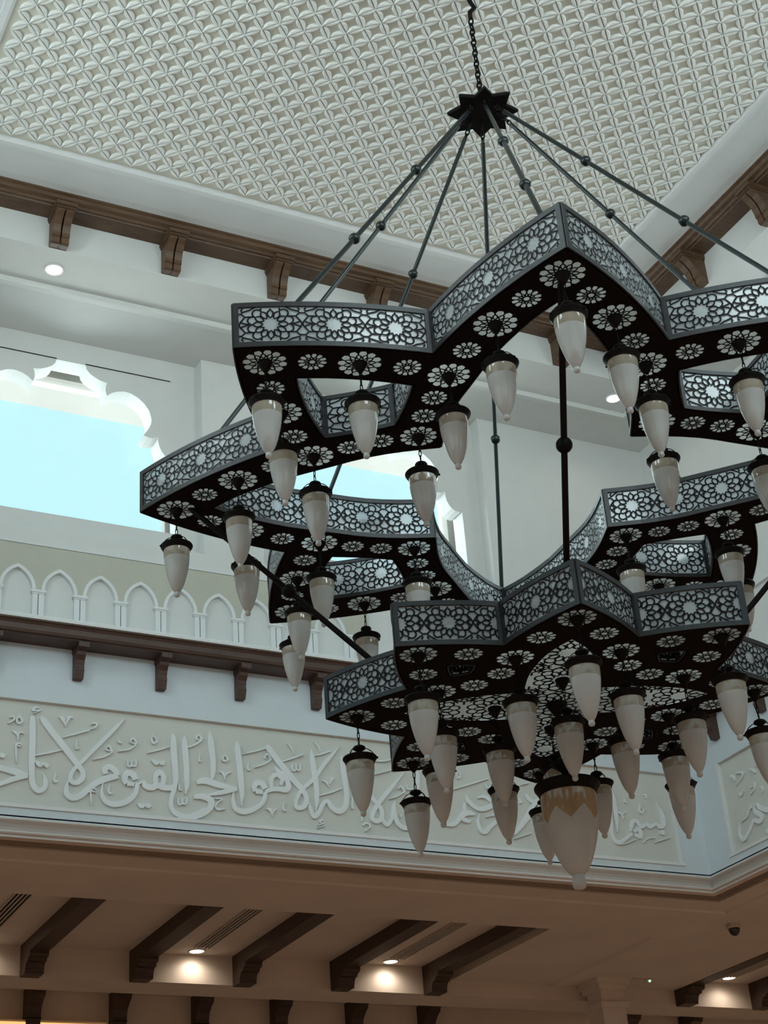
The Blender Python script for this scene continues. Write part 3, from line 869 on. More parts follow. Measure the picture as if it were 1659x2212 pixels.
for x, y, lab in ((-1.5, 3.0, 'left of the opening, nearer the camera'), (-1.5, 8.0, 'left of the opening, farther from the camera'), (2.0, -1.5, 'behind the camera'), (6.5, -1.5, 'behind the camera to the right'),
                  (10.6, 2.5, 'right of the opening, nearer the camera'), (10.6, 7.0, 'right of the opening, farther from the camera'), (-1.5, -1.5, 'behind the camera to the left')):
    downlight(x, y, Z2, 'added warm fill downlight outside the photo, ' + lab, M['warmbulb'], WARM, k=HALL)  # unseen lamps added to light the carpet and bounce light upward
downlight(11.3, 13.75, ZC, 'warm downlight in the far bay beyond the right photo edge', M['warmbulb'], (1.0, 0.74, 0.46), k=14)
downlight(9.75, 13.75, ZC, 'warm downlight in the far bay behind the lower right beam', M['warmbulb'], (1.0, 0.74, 0.46), k=10)
root = thing('painted_glow_trim', (3.95, 14.13, 3.256), 'trim with painted-in warm orange glow on the far wall at the lower left photo corner', 'painted glow')  # no lamp: the warm light on this trim is put into its glowing material
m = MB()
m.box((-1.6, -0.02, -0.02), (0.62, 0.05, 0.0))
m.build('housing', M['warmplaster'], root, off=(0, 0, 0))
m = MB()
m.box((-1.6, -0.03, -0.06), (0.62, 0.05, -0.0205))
m.build('painted_glow_strip', M['trim_glow'], root, off=(0, 0, 0))
root = thing('security_camera', (8.76, 10.68, Z2), 'small dark dome security camera on the low ceiling near the corner', 'camera')
m = MB()
m.lathe([(0.0001, 0.0), (0.062, 0.0), (0.062, -0.030), (0.056, -0.036), (0.0001, -0.036)], 24)
m.build('housing', M['steel2'], root, smooth=False, off=(0, 0, 0))
m = MB()
m.lathe([(0.047, -0.034), (0.046, -0.055), (0.036, -0.078), (0.018, -0.092), (0.0001, -0.096)], 24)
m.build('dome', M['dome'], root, smooth=True, off=(0, 0, 0))
root = thing('smoke_detector', (9.114, 12.428, Z2), 'tiny detector with a greenish light on the low ceiling at lower right', 'detector')
m = MB()
m.lathe([(0.0001, 0.0), (0.040, 0.0), (0.038, -0.016), (0.022, -0.022), (0.0001, -0.022)], 20)
m.build('detector_base', M['steel2'], root, off=(0, 0, 0))
m = MB()
m.box((-0.17, -0.006, -0.012), (-0.03, 0.006, 0.0))
m.build('mounting_bar', M['steel2'], root, off=(0, 0, 0))
m = MB()
m.ball((0.0, -0.02, -0.024), 0.012, 12, 8)
m.build('indicator', M['led'], root, smooth=True, off=(0, 0, 0))

# ------------------------------------------------------------------ the two-tier chandelier
ZU, ZL = 4.058, 2.901
HU, HL = 0.230, 0.208
def rot(p, a):
    return (p[0] * cos(a) - p[1] * sin(a), p[0] * sin(a) + p[1] * cos(a))
def place(p, k, z):
    x, y = rot(p, YAW + k * pi / 4)
    return (CX + x, CY + y, z)

def bow(a, b, sag, n, away=(0, 0)):
    """arc from a to b bulging away from a point"""
    mx, my = (a[0] + b[0]) / 2, (a[1] + b[1]) / 2
    dx, dy = b[0] - a[0], b[1] - a[1]
    l = hypot(dx, dy)
    nx_, ny_ = -dy / l, dx / l
    if (mx - away[0]) * nx_ + (my - away[1]) * ny_ < 0:
        nx_, ny_ = -nx_, -ny_
    return [(a[0] + dx * t + nx_ * sag * 4 * t * (1 - t), a[1] + dy * t + ny_ * sag * 4 * t * (1 - t)) for t in (i / n for i in range(n + 1))]

def mirror(pts):
    return [(x, -y) for x, y in pts][::-1]

class Path:
    def __init__(self, pts, face):
        """face: 2D point the visible side looks towards (or away from with sign)"""
        self.p = pts
        self.s = [0]
        for a, b in zip(pts, pts[1:]):
            self.s.append(self.s[-1] + hypot(b[0] - a[0], b[1] - a[1]))
        self.L = self.s[-1]
        m = len(pts) // 2
        dx, dy = pts[-1][0] - pts[0][0], pts[-1][1] - pts[0][1]
        nx_, ny_ = -dy, dx
        tx, ty, sg = face
        d = ((tx - pts[m][0]) * nx_ + (ty - pts[m][1]) * ny_) * sg
        self.sign = 1 if d > 0 else -1
    def at(self, s):
        s = min(max(s, 0), self.L)
        i = 0
        while i < len(self.s) - 2 and self.s[i + 1] < s:
            i += 1
        t = (s - self.s[i]) / (self.s[i + 1] - self.s[i])
        a, b = self.p[i], self.p[i + 1]
        def tan(j):
            q, r = self.p[max(j - 1, 0)], self.p[min(j + 1, len(self.p) - 1)]
            l = hypot(r[0] - q[0], r[1] - q[1])
            return ((r[0] - q[0]) / l, (r[1] - q[1]) / l)
        t0, t1 = tan(i), tan(i + 1)
        tx, ty = t0[0] * (1 - t) + t1[0] * t, t0[1] * (1 - t) + t1[1] * t
        return (a[0] + (b[0] - a[0]) * t, a[1] + (b[1] - a[1]) * t), (-ty * self.sign, tx * self.sign)

def sweepbox(mb, path, s0, s1, o0, o1, z0, z1, k, n):
    b = len(mb.v)
    for i in range(n + 1):
        p, nn = path.at(s0 + (s1 - s0) * i / n)
        for o, z in ((o0, z0), (o1, z0), (o1, z1), (o0, z1)):
            mb.v.append(place((p[0] + nn[0] * o, p[1] + nn[1] * o), k, z))
    for i in range(n):
        for j in range(4):
            l = (j + 1) % 4
            mb.f.append([b + i * 4 + j, b + i * 4 + l, b + i * 4 + 4 + l, b + i * 4 + 4 + j]); mb.mi.append(0)
    mb.f.append([b, b + 1, b + 2, b + 3]); mb.mi.append(0)
    mb.f.append([b + n * 4 + j for j in range(4)]); mb.mi.append(0)

def cell_lines(cx, cy, h, period):
    """one rosette of the pierced pattern: 12 pointed petals, outer shields, linking knots"""
    L = []
    for i in range(12):
        a = i * pi / 6
        up_, dn = [], []
        for t in range(7):
            t /= 6
            r = 0.185 + 0.225 * t
            w = 0.070 * sin(pi * t ** 1.12) ** 0.62
            up_.append((r, w)); dn.append((r, -w))
        pet = up_ + dn[-2:0:-1]
        L.append(([rot(p, a) for p in pet], True))
        L.append(([rot(p, a) for p in ((0.41, 0), (0.455, 0))], False))
        arc = []
        for t in range(7):
            t /= 6
            arc.append(rot((0.455 + 0.100 * sin(pi * t) ** 0.7, 0), a + t * pi / 6))
        L.append((arc, False))
    P = period / h / 2
    for sx in (1, -1):
        for sy in (1, -1):
            vase = [(0, 0), (0.045, 0.085), (0.105, 0.165), (0.145, 0.225), (0.105, 0.275), (0.058, 0.315), (0.088, 0.365), (0.060, 0.425), (0.105, 0.47), (0.14, 0.52)]
            L.append(([(sx * (P - q), sy * y) for q, y in vase], False))
            L.append(([(sx * (P - 0.145), sy * 0.225), (sx * 0.47, sy * 0.225), (sx * 0.39, sy * 0.225)], False))
            L.append(([(sx * (P - 0.045), sy * 0.085), (sx * (P - 0.10), sy * 0.045), (sx * 0.50, 0.0)], False))
            L.append(([(sx * (P - 0.088), sy * 0.365), (sx * 0.48, sy * 0.42), (sx * 0.36, sy * 0.50)], False))
            L.append(([(sx * P, sy * 0.315), (sx * (P - 0.058), sy * 0.315)], False))
    return [([(cx + x * h, cy + y * h) for x, y in pl], c) for pl, c in L]

def strips(mb, lines, width, inside, F, dens=None):
    """flat bands along polylines, cut to the region inside(u, v), mapped by F(u, v)"""
    for pl, closed in lines:
        pts = pl + [pl[0]] if closed else pl
        if dens:
            q = []
            for a, b in zip(pts, pts[1:]):
                m = max(1, int(hypot(b[0] - a[0], b[1] - a[1]) / dens))
                q += [(a[0] + (b[0] - a[0]) * i / m, a[1] + (b[1] - a[1]) * i / m) for i in range(m)]
            pts = q + [pts[-1]]
        runs, cur = [], []
        for p in pts:
            if inside(*p):
                cur.append(p)
            else:
                if len(cur) > 1: runs.append(cur)
                cur = []
        if len(cur) > 1: runs.append(cur)
        for r in runs:
            b = len(mb.v)
            n = len(r)
            for i, p in enumerate(r):
                q0, q1 = r[max(i - 1, 0)], r[min(i + 1, n - 1)]
                if closed and n == len(pts) and i in (0, n - 1):
                    q0, q1 = r[-2], r[1]
                tx, ty = q1[0] - q0[0], q1[1] - q0[1]
                l = hypot(tx, ty) or 1
                ox, oy = -ty / l * width / 2, tx / l * width / 2
                mb.v.append(F(p[0] + ox, p[1] + oy)); mb.v.append(F(p[0] - ox, p[1] - oy))
            for i in range(n - 1):
                mb.f.append([b + 2 * i, b + 2 * i + 1, b + 2 * i + 3, b + 2 * i + 2]); mb.mi.append(0)

def screen_panel(root, off, name, pts, face, k, z0, h, shift=0.0, border=0.024, lw=0.0080, cells=None, offset_cells=0.0):
    path = Path(pts, face)
    n = max(2, min(14, len(pts) - 1))
    if len(pts) <= 3: n = 2
    fr = MB()
    t0, t1 = -0.007, 0.007
    sweepbox(fr, path, 0, path.L, t0, t1, z0, z0 + border, k, n)
    sweepbox(fr, path, 0, path.L, t0, t1, z0 + h - border, z0 + h, k, n)
    sweepbox(fr, path, 0, border, t0, t1, z0 + border, z0 + h - border, k, 1)
    sweepbox(fr, path, path.L - border, path.L, t0, t1, z0 + border, z0 + h - border, k, 1)
    o = fr.build(name, M['frame'], root, off=off)
    ln, hn = path.L - 2 * border, h - 2 * border
    g = MB()
    m = n * 2
    for i in range(m + 1):
        p, nn = path.at(border + ln * i / m)
        for z in (z0 + border, z0 + h - border):
            g.v.append(place((p[0] - nn[0] * 0.002, p[1] - nn[1] * 0.002), k, z))
    for i in range(m):
        g.f.append([2 * i, 2 * i + 2, 2 * i + 3, 2 * i + 1]); g.mi.append(0)
    gp = g.build('glass_pane', M['pane'], o, smooth=True, off=(0, 0, -CAM_Z)); gp.location = (0, 0, 0)
    for v in gp.data.vertices: v.co -= Vector((off[0], off[1], off[2] + CAM_Z))
    nc = cells or max(1, round(ln / (hn * 1.42)))
    period = ln / nc if cells != 0 else hn * 1.42
    lines = []
    for c in range(-1, nc + 1):
        lines += cell_lines((c + 0.5 + offset_cells) * period, hn / 2, hn, period)
    f = MB()
    def F(u, v):
        p, nn = path.at(border + u)
        return place((p[0] + nn[0] * 0.0025, p[1] + nn[1] * 0.0025), k, z0 + border + v)
    strips(f, lines, lw, lambda u, v: -0.001 <= u <= ln + 0.001 and -0.001 <= v <= hn + 0.001, F, dens=0.010)
    fp = f.build('fretwork', M['fret'], o, off=(off[0], off[1], off[2]))
    return o

def rosette_lines(R, big):
    L = []
    if big:
        for i in range(12):
            a = i * pi / 6
            up_, dn = [], []
            for t in range(6):
                t /= 5
                r = 0.38 + 0.34 * t
                w = 0.108 * sin(pi * t) ** 0.7
                up_.append((r, w)); dn.append((r, -w))
            L.append(([rot(p, a) for p in up_ + dn[-2:0:-1]], True))
            L.append(([rot(p, a) for p in ((0.72, 0), (0.86, 0.0), (1.0, 0.0))], False))
            L.append(([rot(p, a) for p in ((0.86, 0), (0.945, -0.07), (1.0, -0.12))], False))
            L.append(([rot(p, a) for p in ((0.86, 0), (0.945, 0.07), (1.0, 0.12))], False))
    else:
        L.append(([rot((0.25, 0), i * pi / 10) for i in range(20)], True))
        for i in range(12):
            a = i * pi / 6
            up_, dn = [], []
            for t in range(6):
                t /= 5
                r = 0.25 + 0.37 * t
                w = 0.085 * sin(pi * t) ** 0.7
                up_.append((r, w)); dn.append((r, -w))
            L.append(([rot(p, a) for p in up_ + dn[-2:0:-1]], True))
            L.append(([rot(p, a) for p in ((0.62, 0), (0.8, 0.0), (1.0, 0.0))], False))
            L.append(([rot(p, a) for p in ((0.8, 0), (0.93, -0.06), (1.0, -0.1))], False))
            L.append(([rot(p, a) for p in ((0.8, 0), (0.93, 0.06), (1.0, 0.1))], False))
    return [([(x * R, y * R) for x, y in pl], c) for pl, c in L]

def circle(c, r, n=28):
    return [(c[0] + r * cos(2 * pi * i / n), c[1] + r * sin(2 * pi * i / n)) for i in range(n)]

ROS = {}
def rosette(root, off, c, R, big, z):
    """pierced rosette with milky glass behind, a sub-part of the bottom plate"""
    key = (R, big)
    loc = Vector((c[0] - off[0], c[1] - off[1], z - off[2]))
    if key in ROS:
        o = ROS[key].copy(); COL.objects.link(o); o.parent = root; o.location = loc
        return
    m = MB()
    cc = circle((0, 0), R + 0.001, 28)
    m.add([(x, y, 0.0035) for x, y in cc], [tuple(range(28))], 0)
    f = MB()
    strips(f, rosette_lines(R, big), 0.0078 if big else 0.0068, lambda u, v: u * u + v * v <= R * R * 1.03, lambda u, v: (u, v, 0.0008))
    m.add(f.v, f.f, 1)
    if big:
        c2 = circle((0, 0), R * 0.37, 20)
        m.add([(x, y, 0.0005) for x, y in c2], [tuple(range(20))], 1)
    o = m.build('rosette', [M['pane_low'], M['fret']], root, off=(0, 0, 0))
    o.location = loc
    ROS[key] = o

TIP_U, NOT_U = (1.933, 0.0), (1.240, 0.5136)
TIP_L, NOT_L = (1.071, 0.0), (0.700, 0.290)
side_u = bow(TIP_U, NOT_U, 0.034, 14)
side_l = bow(TIP_L, NOT_L, 0.018, 12)
inner_half = spline([(1.578, 0.0), (1.475, 0.088), (1.370, 0.157), (1.235, 0.235), (1.16, 0.268), (1.03, 0.32), (0.92, 0.362), (0.835, 0.397), (0.66, 0.437), (0.456, 0.456)], 3)
kite_u = [bow((1.578, 0), (1.13, 0.288), 0.022, 8, (1.25, 0)), bow((1.13, 0.288), (0.952, 0), 0.008, 6, (1.25, 0))]
kite_l = [bow((0.748, 0), (0.643, 0.078), 0.004, 3, (0.66, 0)), bow((0.643, 0.078), (0.593, 0), 0.002, 3, (0.66, 0))]
screen_half = spline([(0.722, 0.0), (0.64, 0.062), (0.555, 0.105), (0.45, 0.138), (0.33, 0.160), (0.165, 0.165)], 4)

def full_outline(side):
    out = []
    for k in range(8):
        a = k * pi / 4
        r = mirror(side)                         # notch(-22.5) -> tip
        out += [rot(p, a) for p in r[:-1]] + [rot(p, a) for p in side[:-1]]
    return out
def four_outline(half):
    out = []
    for k in (0, 2, 4, 6):
        a = k * pi / 4
        out += [rot(p, a) for p in mirror(half)[:-1]] + [rot(p, a) for p in half[:-1]]
    return out
def kite_outline(kt, k):
    a = k * pi / 4
    half = kt[0][:-1] + kt[1]
    return [rot(p, a) for p in half[:-1] + mirror(half)[:-1]]

chand = thing('chandelier', (CX, CY, ZU), 'huge two-tier black star chandelier with pierced fretwork sides and glass lamps hanging below', 'chandelier')
COFF = (CX, CY, ZU)
UR = [((1.757, 0), True), ((1.433, 0.255), True), ((1.433, -0.255), True), ((1.603, 0.135), False), ((1.603, -0.135), False), ((1.250, 0.367), False), ((1.250, -0.367), False)]
def big_notch(r): return (r * cos(pi / 8), r * sin(pi / 8))
ros_u, ros_l = [], []
for k in range(8):
    for p, b in UR:
        ros_u.append((rot(p, k * pi / 4), 0.096 if b else 0.063, b))
    ros_u.append((rot(big_notch(1.148), k * pi / 4), 0.096, True))
    if k % 2:
        ros_u.append((rot((0.797, 0), k * pi / 4), 0.088, True))
        for p in ((0.980, 0.275), (0.980, -0.275), (0.905, 0.140), (0.905, -0.140)):
            ros_u.append((rot(p, k * pi / 4), 0.060, False))
    ros_l.append((rot((0.930, 0), k * pi / 4), 0.084, True))
    for s in (1, -1):
        ros_l.append((rot((0.758, 0.135 * s), k * pi / 4), 0.064, False))
        if k % 2:
            ros_l.append((rot((0.482, 0.081 * s), k * pi / 4), 0.064, False))
    ros_l.append((rot(big_notch(0.606), k * pi / 4), 0.084, True))

def plate_mesh(name, outline, holes, ros, z):
    m = MB()
    F = lambda x, y: place((x, y), 0, z)
    m.holed(outline, holes + [circle(c, R, 28) for c, R, b in ros], F)
    for l in [outline] + holes + [circle(c, R, 28) for c, R, b in ros]:
        n = len(l)
        for i in range(n):
            a, b = l[i], l[(i + 1) % n]
            m.quad(place(a, 0, z), place(b, 0, z), place(b, 0, z + 0.006), place(a, 0, z + 0.006))
    o = m.build(name, M['metal'], chand, off=COFF)
    for c, R, b in ros:
        rosette(o, COFF, place(c, 0, z), R, b, z)
    return o
up_plate = plate_mesh('upper_bottom_plate', full_outline(side_u), [four_outline(inner_half)] + [kite_outline(kite_u, k) for k in (1, 3, 5, 7)], ros_u, ZU)
lo_plate = plate_mesh('lower_bottom_plate', full_outline(side_l), [four_outline(screen_half)] + [kite_outline(kite_l, k) for k in (1, 3, 5, 7)], ros_l, ZL)

for k in range(8):
    for pts in (side_u, mirror(side_u)):
        screen_panel(chand, COFF, 'upper_side_panel', pts, (0, 0, -1), k, ZU, HU, cells=3)
    for pts in (side_l, mirror(side_l)):
        screen_panel(chand, COFF, 'lower_side_panel', pts, (0, 0, -1), k, ZL, HL, border=0.022, cells=2, offset_cells=0.5)
    if k % 2 == 0:
        for pts in (inner_half, mirror(inner_half)):
            screen_panel(chand, COFF, 'inner_side_panel', pts, (0, 0, 1), k, ZU, HU)
    else:
        for seg in kite_u:
            for pts in (seg, mirror(seg)):
                screen_panel(chand, COFF, 'recess_panel', pts, (1.25, 0, 1), k, ZU, HU, border=0.020)
        for seg in kite_l:
            for pts in (seg, mirror(seg)):
                screen_panel(chand, COFF, 'small_recess_panel', pts, (0.66, 0, 1), k, ZL, HL, border=0.010)

# star screen in the floor of the lower tier
sc = MB()
so = four_outline(screen_half)
sc.holed(so, [], lambda x, y: place((x, y), 0, ZL + 0.010))
scr = sc.build('star_screen', M['pane_low'], chand, off=COFF)
def in_poly(poly):
    def f(x, y):
        c = False
        j = len(poly) - 1
        for i in range(len(poly)):
            xi, yi = poly[i]; xj, yj = poly[j]
            if (yi > y) != (yj > y) and x < (xj - xi) * (y - yi) / (yj - yi) + xi:
                c = not c
            j = i
        return c
    return f
lines = []
per = 0.29
for i in range(-3, 4):
    for j in range(-3, 4):
        if abs(i) + abs(j) > 3: continue
        c = (i * per, j * per)
        for pl, cl in cell_lines(c[0], c[1], 0.236, per):
            lines.append((pl, cl))
        if True:
            q = (c[0] + per / 2, c[1] + per / 2)
            lines.append((circle(q, 0.020, 12), True))
            lines.append((circle(q, 0.048, 16), True))
            for t in range(8):
                lines.append(([(q[0] + r_ * cos(t * pi / 4 + pi / 8), q[1] + r_ * sin(t * pi / 4 + pi / 8)) for r_ in (0.020, 0.034, 0.048)], False))
                lines.append(([(q[0] + r_ * cos(t * pi / 4), q[1] + r_ * sin(t * pi / 4)) for r_ in (0.048, 0.065, 0.085)], False))
        for s in ():
            lines.append(([(c[0] + per / 2 - 0.03, c[1] + s * (per / 2 - 0.03)), (c[0] + per / 2, c[1] + s * per / 2), (c[0] + per / 2 + 0.03, c[1] + s * (per / 2 + 0.03))], False))
f = MB()
strips(f, lines, 0.0105, in_poly(so), lambda u, v: place((u, v), 0, ZL + 0.002), dens=0.012)
f.build('screen_fretwork', M['fret'], scr, off=COFF)
dk = MB()
for q in [(0, 0)] + [rot((0.288, 0), k * pi / 4) for k in (0, 2, 4, 6)]:
    b = len(dk.v)
    cc = circle(q, 0.030, 16)
    dk.v.extend([place(p, 0, ZL + 0.001) for p in cc]); dk.f.append([b + i for i in range(16)]); dk.mi.append(0)
dk.build('lamp_seats', M['fret'], scr, off=COFF)

# hub star, suspension chain, rods
HUB = (CX + 0.014, CY - 0.008, 6.545)
m = MB()
star = []
for i in range(16):
    r = 0.205 if i % 2 == 0 else 0.140
    star.append(rot((r, 0), YAW + i * pi / 8))
st2 = [(x * 0.93, y * 0.93) for x, y in star]
n = 16
rows = [([(x, y) for x, y in star], 0.0), (star, 0.018), (st2, 0.030), ([(x * 0.9, y * 0.9) for x, y in star], 0.036)]
for l, z in rows:
    m.v.extend([(HUB[0] + x, HUB[1] + y, HUB[2] + z) for x, y in l])
for r in range(3):
    for i in range(n):
        j = (i + 1) % n
        m.f.append([r * n + i, r * n + j, r * n + n + j, r * n + n + i]); m.mi.append(0)
for r, z in ((0, 0), (3, 0)):
    tri = tessellate_polygon([[Vector((x, y, 0)) for x, y in rows[r][0]]])
    for t in tri:
        m.f.append([r * n + i for i in t]); m.mi.append(0)
hub = m.build('hub_star', M['iron'], chand, off=COFF)
for i in range(8):
    a = YAW + i * pi / 4
    ey = MB()
    ex, ey_ = HUB[0] + 0.098 * cos(a), HUB[1] + 0.098 * sin(a)
    ey.tube([(ex + 0.014 * cos(t) * cos(a), ey_ + 0.014 * cos(t) * sin(a), HUB[2] - 0.006 + 0.016 * sin(t)) for t in [j * 2 * pi / 12 for j in range(12)]], 0.0045, 6, True)
    ey.build('eye_ring', M['iron'], hub, smooth=True, off=COFF)

def link(mb, c, axis, ln, wd, r, turn, up=(0, 0, 1), n=10):
    """one oval chain link centred at c along axis"""
    ax = Vector(axis).normalized()
    q = Vector((1, 0, 0)) if abs(ax.x) < 0.8 else Vector((0, 1, 0))
    s = ax.cross(q).normalized()
    s = s * cos(turn) + ax.cross(s) * sin(turn)
    pts = []
    for i in range(n):
        t = 2 * pi * i / n
        pts.append(tuple(Vector(c) + ax * (ln / 2 * sin(t)) + s * (wd / 2 * cos(t))))
    mb.tube(pts, r, 5, True)

ch = MB()
z = HUB[2] + 0.045
k = 0
while z < 7.30:
    link(ch, (HUB[0], HUB[1], z), (0, 0, 1), 0.058, 0.030, 0.0055, (k % 2) * pi / 2 + 0.4)
    z += 0.042; k += 1
ch.tube([(HUB[0], HUB[1], 7.29), (HUB[0], HUB[1], 7.34), (HUB[0] + 0.03, HUB[1] - 0.01, 7.38), (HUB[0] + 0.012, HUB[1], 7.43), (HUB[0], HUB[1], 7.48), (HUB[0], HUB[1], 7.69)], 0.014, 8)
ch.lathe([(0.0001, 7.60), (0.05, 7.62), (0.075, 7.67), (0.075, 7.685)], 20, (HUB[0], HUB[1], 0))
ch.build('suspension_chain', M['iron'], chand, smooth=True, off=COFF)

for k in range(8):
    a = YAW + k * pi / 4
    s = Vector((HUB[0] + 0.10 * cos(a), HUB[1] + 0.10 * sin(a), HUB[2] - 0.02))
    e = Vector((CX + 1.68 * cos(a), CY + 1.68 * sin(a), ZU + HU * 0.15))
    full = Vector((CX + 1.68 * cos(a), CY + 1.68 * sin(a), ZU + HU)) - s
    d = full.normalized()
    r = MB()
    r.tube([s + d * 0.085, s + full * 1.0, s + full + (e - s - full)], 0.0122, 10)
    rodo = r.build('support_rod', M['rod'], chand, smooth=True, off=COFF)
    smooth_edges(rodo, 50)
    l = MB()
    for q in range(3):
        link(l, s + d * (0.016 + 0.030 * q), d, 0.042, 0.022, 0.0042, q * pi / 2)
    l.build('rod_chain', M['iron'], rodo, smooth=True, off=COFF)
    for t in (0.338, 0.658):
        b = MB()
        b.ball(tuple(s + full * t), 0.029, 18, 12)
        b.build('rod_ball', M['rod'], rodo, smooth=True, off=COFF)

for k in (0, 2, 4, 6):
    a = YAW + k * pi / 4
    s = Vector((CX + 1.69 * cos(a), CY + 1.69 * sin(a), ZU + 0.01))
    e = Vector((CX + 0.745 * cos(a), CY + 0.745 * sin(a), ZL + HL - 0.03))
    r = MB()
    r.tube([s, e], 0.0142, 12)
    e2 = Vector((e.x, e.y, ZL + 0.012))
    r.tube([e, e2], 0.010, 8)
    rodo = r.build('lower_rod', M['iron'], chand, smooth=True, off=COFF)
    smooth_edges(rodo, 50)
    b = MB()
    b.ball(tuple(s.lerp(e, 0.5)), 0.036, 20, 14)
    b.build('rod_ball', M['iron'], rodo, smooth=True, off=COFF)
# short strut standing on the back tip of the lower ring
s = None

# ------------------------------------------------------------------ hanging lamps
def lamp_parts():
    P = []
    m = MB()
    m.lathe([(0.0001, 0.0), (0.034, 0.0), (0.033, -0.006), (0.022, -0.024), (0.010, -0.044), (0.004, -0.050), (0.0001, -0.051)], 18)
    P.append(('canopy', m.build('canopy', M['iron'], smooth=True, off=(0, 0, 0))))
    m = MB()
    for q in range(3):
        link(m, (0, 0, -0.063 - 0.030 * q), (0, 0, 1), 0.040, 0.011, 0.0024, q * pi / 2 + 0.5, n=10)
    P.append(('chain', m.build('chain', M['iron'], smooth=True, off=(0, 0, 0))))
    m = MB()
    m.lathe([(0.0001, -0.138), (0.012, -0.140), (0.026, -0.147), (0.030, -0.154), (0.029, -0.159), (0.018, -0.166), (0.009, -0.174), (0.0062, -0.190), (0.0062, -0.206)], 20)
    P.append(('cap', m.build('cap', M['iron'], smooth=True, off=(0, 0, 0))))
    for q in range(3):
        m = MB()
        a = q * 2 * pi / 3 + 0.9
        pts = spline([(0.027, -0.157), (0.040, -0.163), (0.055, -0.175), (0.068, -0.192), (0.074, -0.203)], 2)
        for w in (0.0035, -0.0035):
            m.tube([(r * cos(a) - w * sin(pi * i / (len(pts) - 1)) * sin(a), r * sin(a) + w * sin(pi * i / (len(pts) - 1)) * cos(a), z_) for i, (r, z_) in enumerate(pts)], 0.0016, 5)
        m.ball((0.080 * cos(a), 0.080 * sin(a), -0.208), 0.0055, 8, 6)
        P.append(('hanger_link', m.build('hanger_link', M['iron'], smooth=True, off=(0, 0, 0))))
    m = MB()
    m.lathe([(0.058, -0.200), (0.077, -0.199), (0.0795, -0.203), (0.078, -0.209), (0.071, -0.218), (0.0672, -0.229), (0.0650, -0.229), (0.0640, -0.214), (0.058, -0.206)], 28)
    P.append(('rim', smooth_edges(m.build('rim', M['iron'], off=(0, 0, 0)), 40)))
    m = MB()
    prof = spline([(0.0630, -0.208), (0.0642, -0.232), (0.0636, -0.262), (0.0600, -0.300), (0.0535, -0.340), (0.0430, -0.384), (0.0300, -0.424), (0.0165, -0.450), (0.0120, -0.4555)], 3)
    m.lathe(prof, 32)
    for i, fc in enumerate(m.f):
        zz = sum(m.v[j][2] for j in fc) / 4
        m.mi[i] = 1 if zz > -0.272 else 0
    P.append(('glass_shade', m.build('glass_shade', [M['frosted'], M['band']], smooth=True, off=(0, 0, 0))))
    m = MB()
    m.lathe([(0.0118, -0.4545), (0.0125, -0.460), (0.0140, -0.466), (0.0138, -0.472), (0.0110, -0.477), (0.0060, -0.480), (0.0001, -0.481)], 16)
    P.append(('finial', m.build('finial', M['frosted'], smooth=True, off=(0, 0, 0))))
    m = MB()
    m.lathe([(0.0001, -0.205), (0.018, -0.208), (0.018, -0.240), (0.026, -0.270), (0.024, -0.290), (0.0001, -0.300)], 14)
    P.append(('bulb', m.build('bulb', M['pane_low'], smooth=True, off=(0, 0, 0))))
    return P
LP = None
def lamp(p, z, label, group, turn):
    global LP
    x, y, _ = place(p, 0, 0)
    root = thing('hanging_lamp', (x, y, z), label, 'lamp', group)
    root.rotation_euler.z = turn
    if LP is None:
        LP = lamp_parts()
        for nm, o in LP:
            o.parent = root
    else:
        for nm, o in LP:
            c = o.copy(); COL.objects.link(c); c.parent = root
ARM = {0: 'front', 1: 'front-right', 2: 'right', 3: 'back-right', 4: 'back', 5: 'back-left', 6: 'left', 7: 'front-left'}
GU, GL = 'frosted lamps under the upper ring', 'frosted lamps under the lower ring'
for k in range(8):
    a = k * pi / 4
    b = ARM[(k + 1) % 8]
    A = ARM[k]
    lamp(rot((1.757, 0), a), ZU, 'frosted glass lamp under the pointed tip of the %s arm, upper ring' % A, GU, k * 0.7)
    lamp(rot((1.433, 0.255), a), ZU, 'upper-ring frosted lamp midway along the %s arm, on the side towards the %s arm' % (A, b), GU, k * 0.9 + 1)
    lamp(rot((1.433, -0.255), a), ZU, 'upper-ring frosted lamp midway along the %s arm, on the side towards the %s arm' % (A, ARM[(k - 1) % 8]), GU, k * 1.1 + 2)
    lamp(rot(big_notch(1.148), a), ZU, 'frosted glass lamp under the upper ring, at the notch between %s and %s arms' % (A, b), GU, k * 1.3 + 3)
    if k % 2:
        lamp(rot((0.797, 0), a), ZU, 'frosted glass lamp under the upper ring\'s inner corner, at the foot of the %s arm' % A, GU, k * 0.5 + 1.5)
    lamp(rot((0.930, 0), a), ZL, 'frosted glass lamp under the pointed tip of the %s arm, lower ring' % A, GL, k * 0.8)
    lamp(rot(big_notch(0.606), a), ZL, 'frosted glass lamp under the lower ring, at the notch between %s and %s arms' % (A, b), GL, k * 0.6 + 2)
    if k % 2 == 0:
        lamp(rot((0.288, 0), a), ZL, 'frosted glass lamp under the lower ring\'s star screen, on its %s point' % A, GL, k + 0.4)

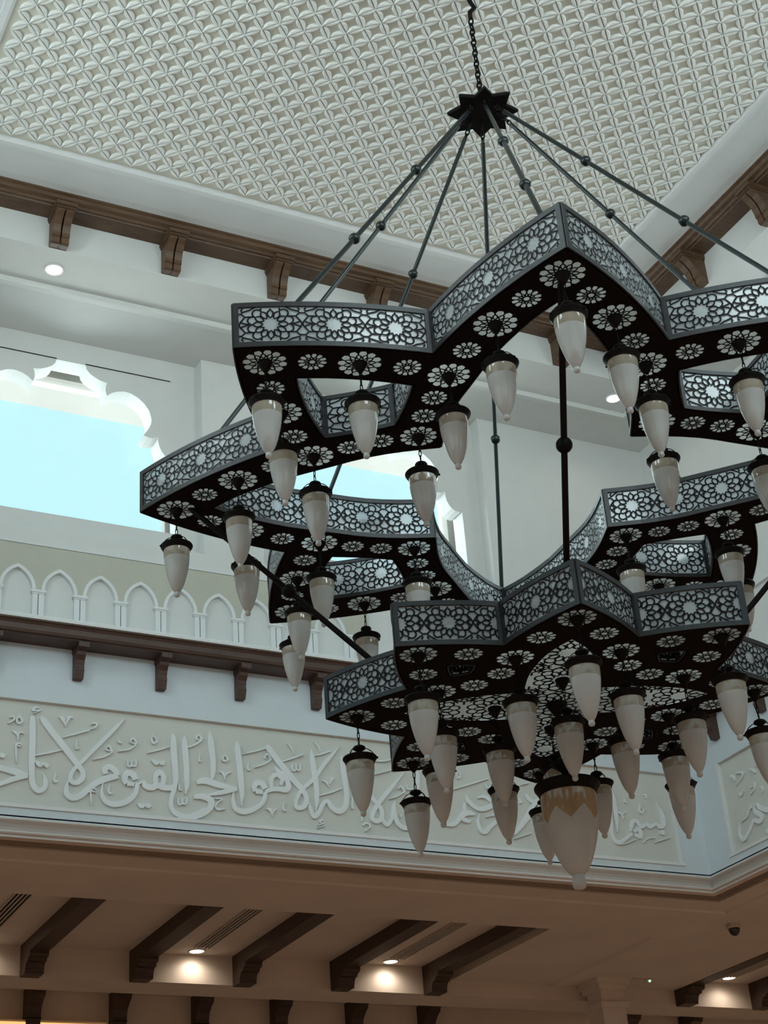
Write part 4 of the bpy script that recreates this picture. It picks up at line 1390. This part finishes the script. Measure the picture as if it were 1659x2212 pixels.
# large centre pendant
root = thing('pendant_lamp', (CX, CY, ZL), 'largest glass lamp with amber zigzag collar, lowest at the centre of the chandelier', 'lamp')
O0 = (0, 0, 0)
m = MB()
m.lathe([(0.0001, 0.0), (0.05, 0.0), (0.045, -0.012), (0.015, -0.06), (0.0001, -0.065)], 20)
m.build('canopy', M['iron'], root, smooth=True, off=O0)
m = MB()
for q in range(6):
    link(m, (0, 0, -0.075 - 0.036 * q), (0, 0, 1), 0.048, 0.018, 0.0036, q * pi / 2)
m.build('chain', M['iron'], root, smooth=True, off=O0)
m = MB()
m.lathe([(0.0001, -0.268), (0.03, -0.272), (0.058, -0.288), (0.062, -0.300), (0.040, -0.316), (0.018, -0.335), (0.012, -0.360), (0.012, -0.400)], 24)
m.build('cap', M['iron'], root, smooth=True, off=O0)
for q in range(3):
    m = MB()
    a = q * 2 * pi / 3 + 0.35
    pts = spline([(0.056, -0.300), (0.085, -0.315), (0.112, -0.345), (0.134, -0.385), (0.140, -0.400)], 3)
    for w in (0.006, -0.006):
        m.tube([(r * cos(a) - w * sin(pi * i / (len(pts) - 1)) * sin(a), r * sin(a) + w * sin(pi * i / (len(pts) - 1)) * cos(a), z_) for i, (r, z_) in enumerate(pts)], 0.003, 6)
    m.build('hanger_link', M['iron'], root, smooth=True, off=O0)
m = MB()
m.lathe([(0.115, -0.396), (0.146, -0.394), (0.151, -0.402), (0.149, -0.412), (0.138, -0.428), (0.1315, -0.446), (0.128, -0.446), (0.126, -0.42), (0.115, -0.404)], 40)
smooth_edges(m.build('rim', M['iron'], root, off=O0), 40)
m = MB()
prof = spline([(0.1245, -0.412), (0.1275, -0.455), (0.1270, -0.505), (0.1220, -0.565), (0.112, -0.625), (0.096, -0.685), (0.074, -0.745), (0.050, -0.790), (0.030, -0.812), (0.0262, -0.815)], 12)
m.lathe(prof, 144)
for i, fc in enumerate(m.f):
    cx_ = sum(m.v[j][0] for j in fc) / 4; cy_ = sum(m.v[j][1] for j in fc) / 4; zz = sum(m.v[j][2] for j in fc) / 4
    ph = ((atan2(cy_, cx_) / (2 * pi) * 6 + 0.05) % 1.0)
    zig = -0.585 + 0.062 * (1 - abs(2 * ph - 1))
    m.mi[i] = 1 if zz > zig else 0
m.build('glass_shade', [M['frosted'], M['amber']], root, smooth=True, off=O0)
m = MB()
m.lathe([(0.0262, -0.813), (0.0275, -0.825), (0.0320, -0.842), (0.0325, -0.856), (0.0285, -0.869), (0.0200, -0.877), (0.0001, -0.879)], 24)
m.build('finial', M['frosted'], root, smooth=True, off=O0)
m = MB()
m.lathe([(0.0001, -0.41), (0.03, -0.41), (0.03, -0.47), (0.05, -0.53), (0.045, -0.57), (0.0001, -0.585)], 18)
m.build('bulb', M['pane_low'], root, smooth=True, off=O0)
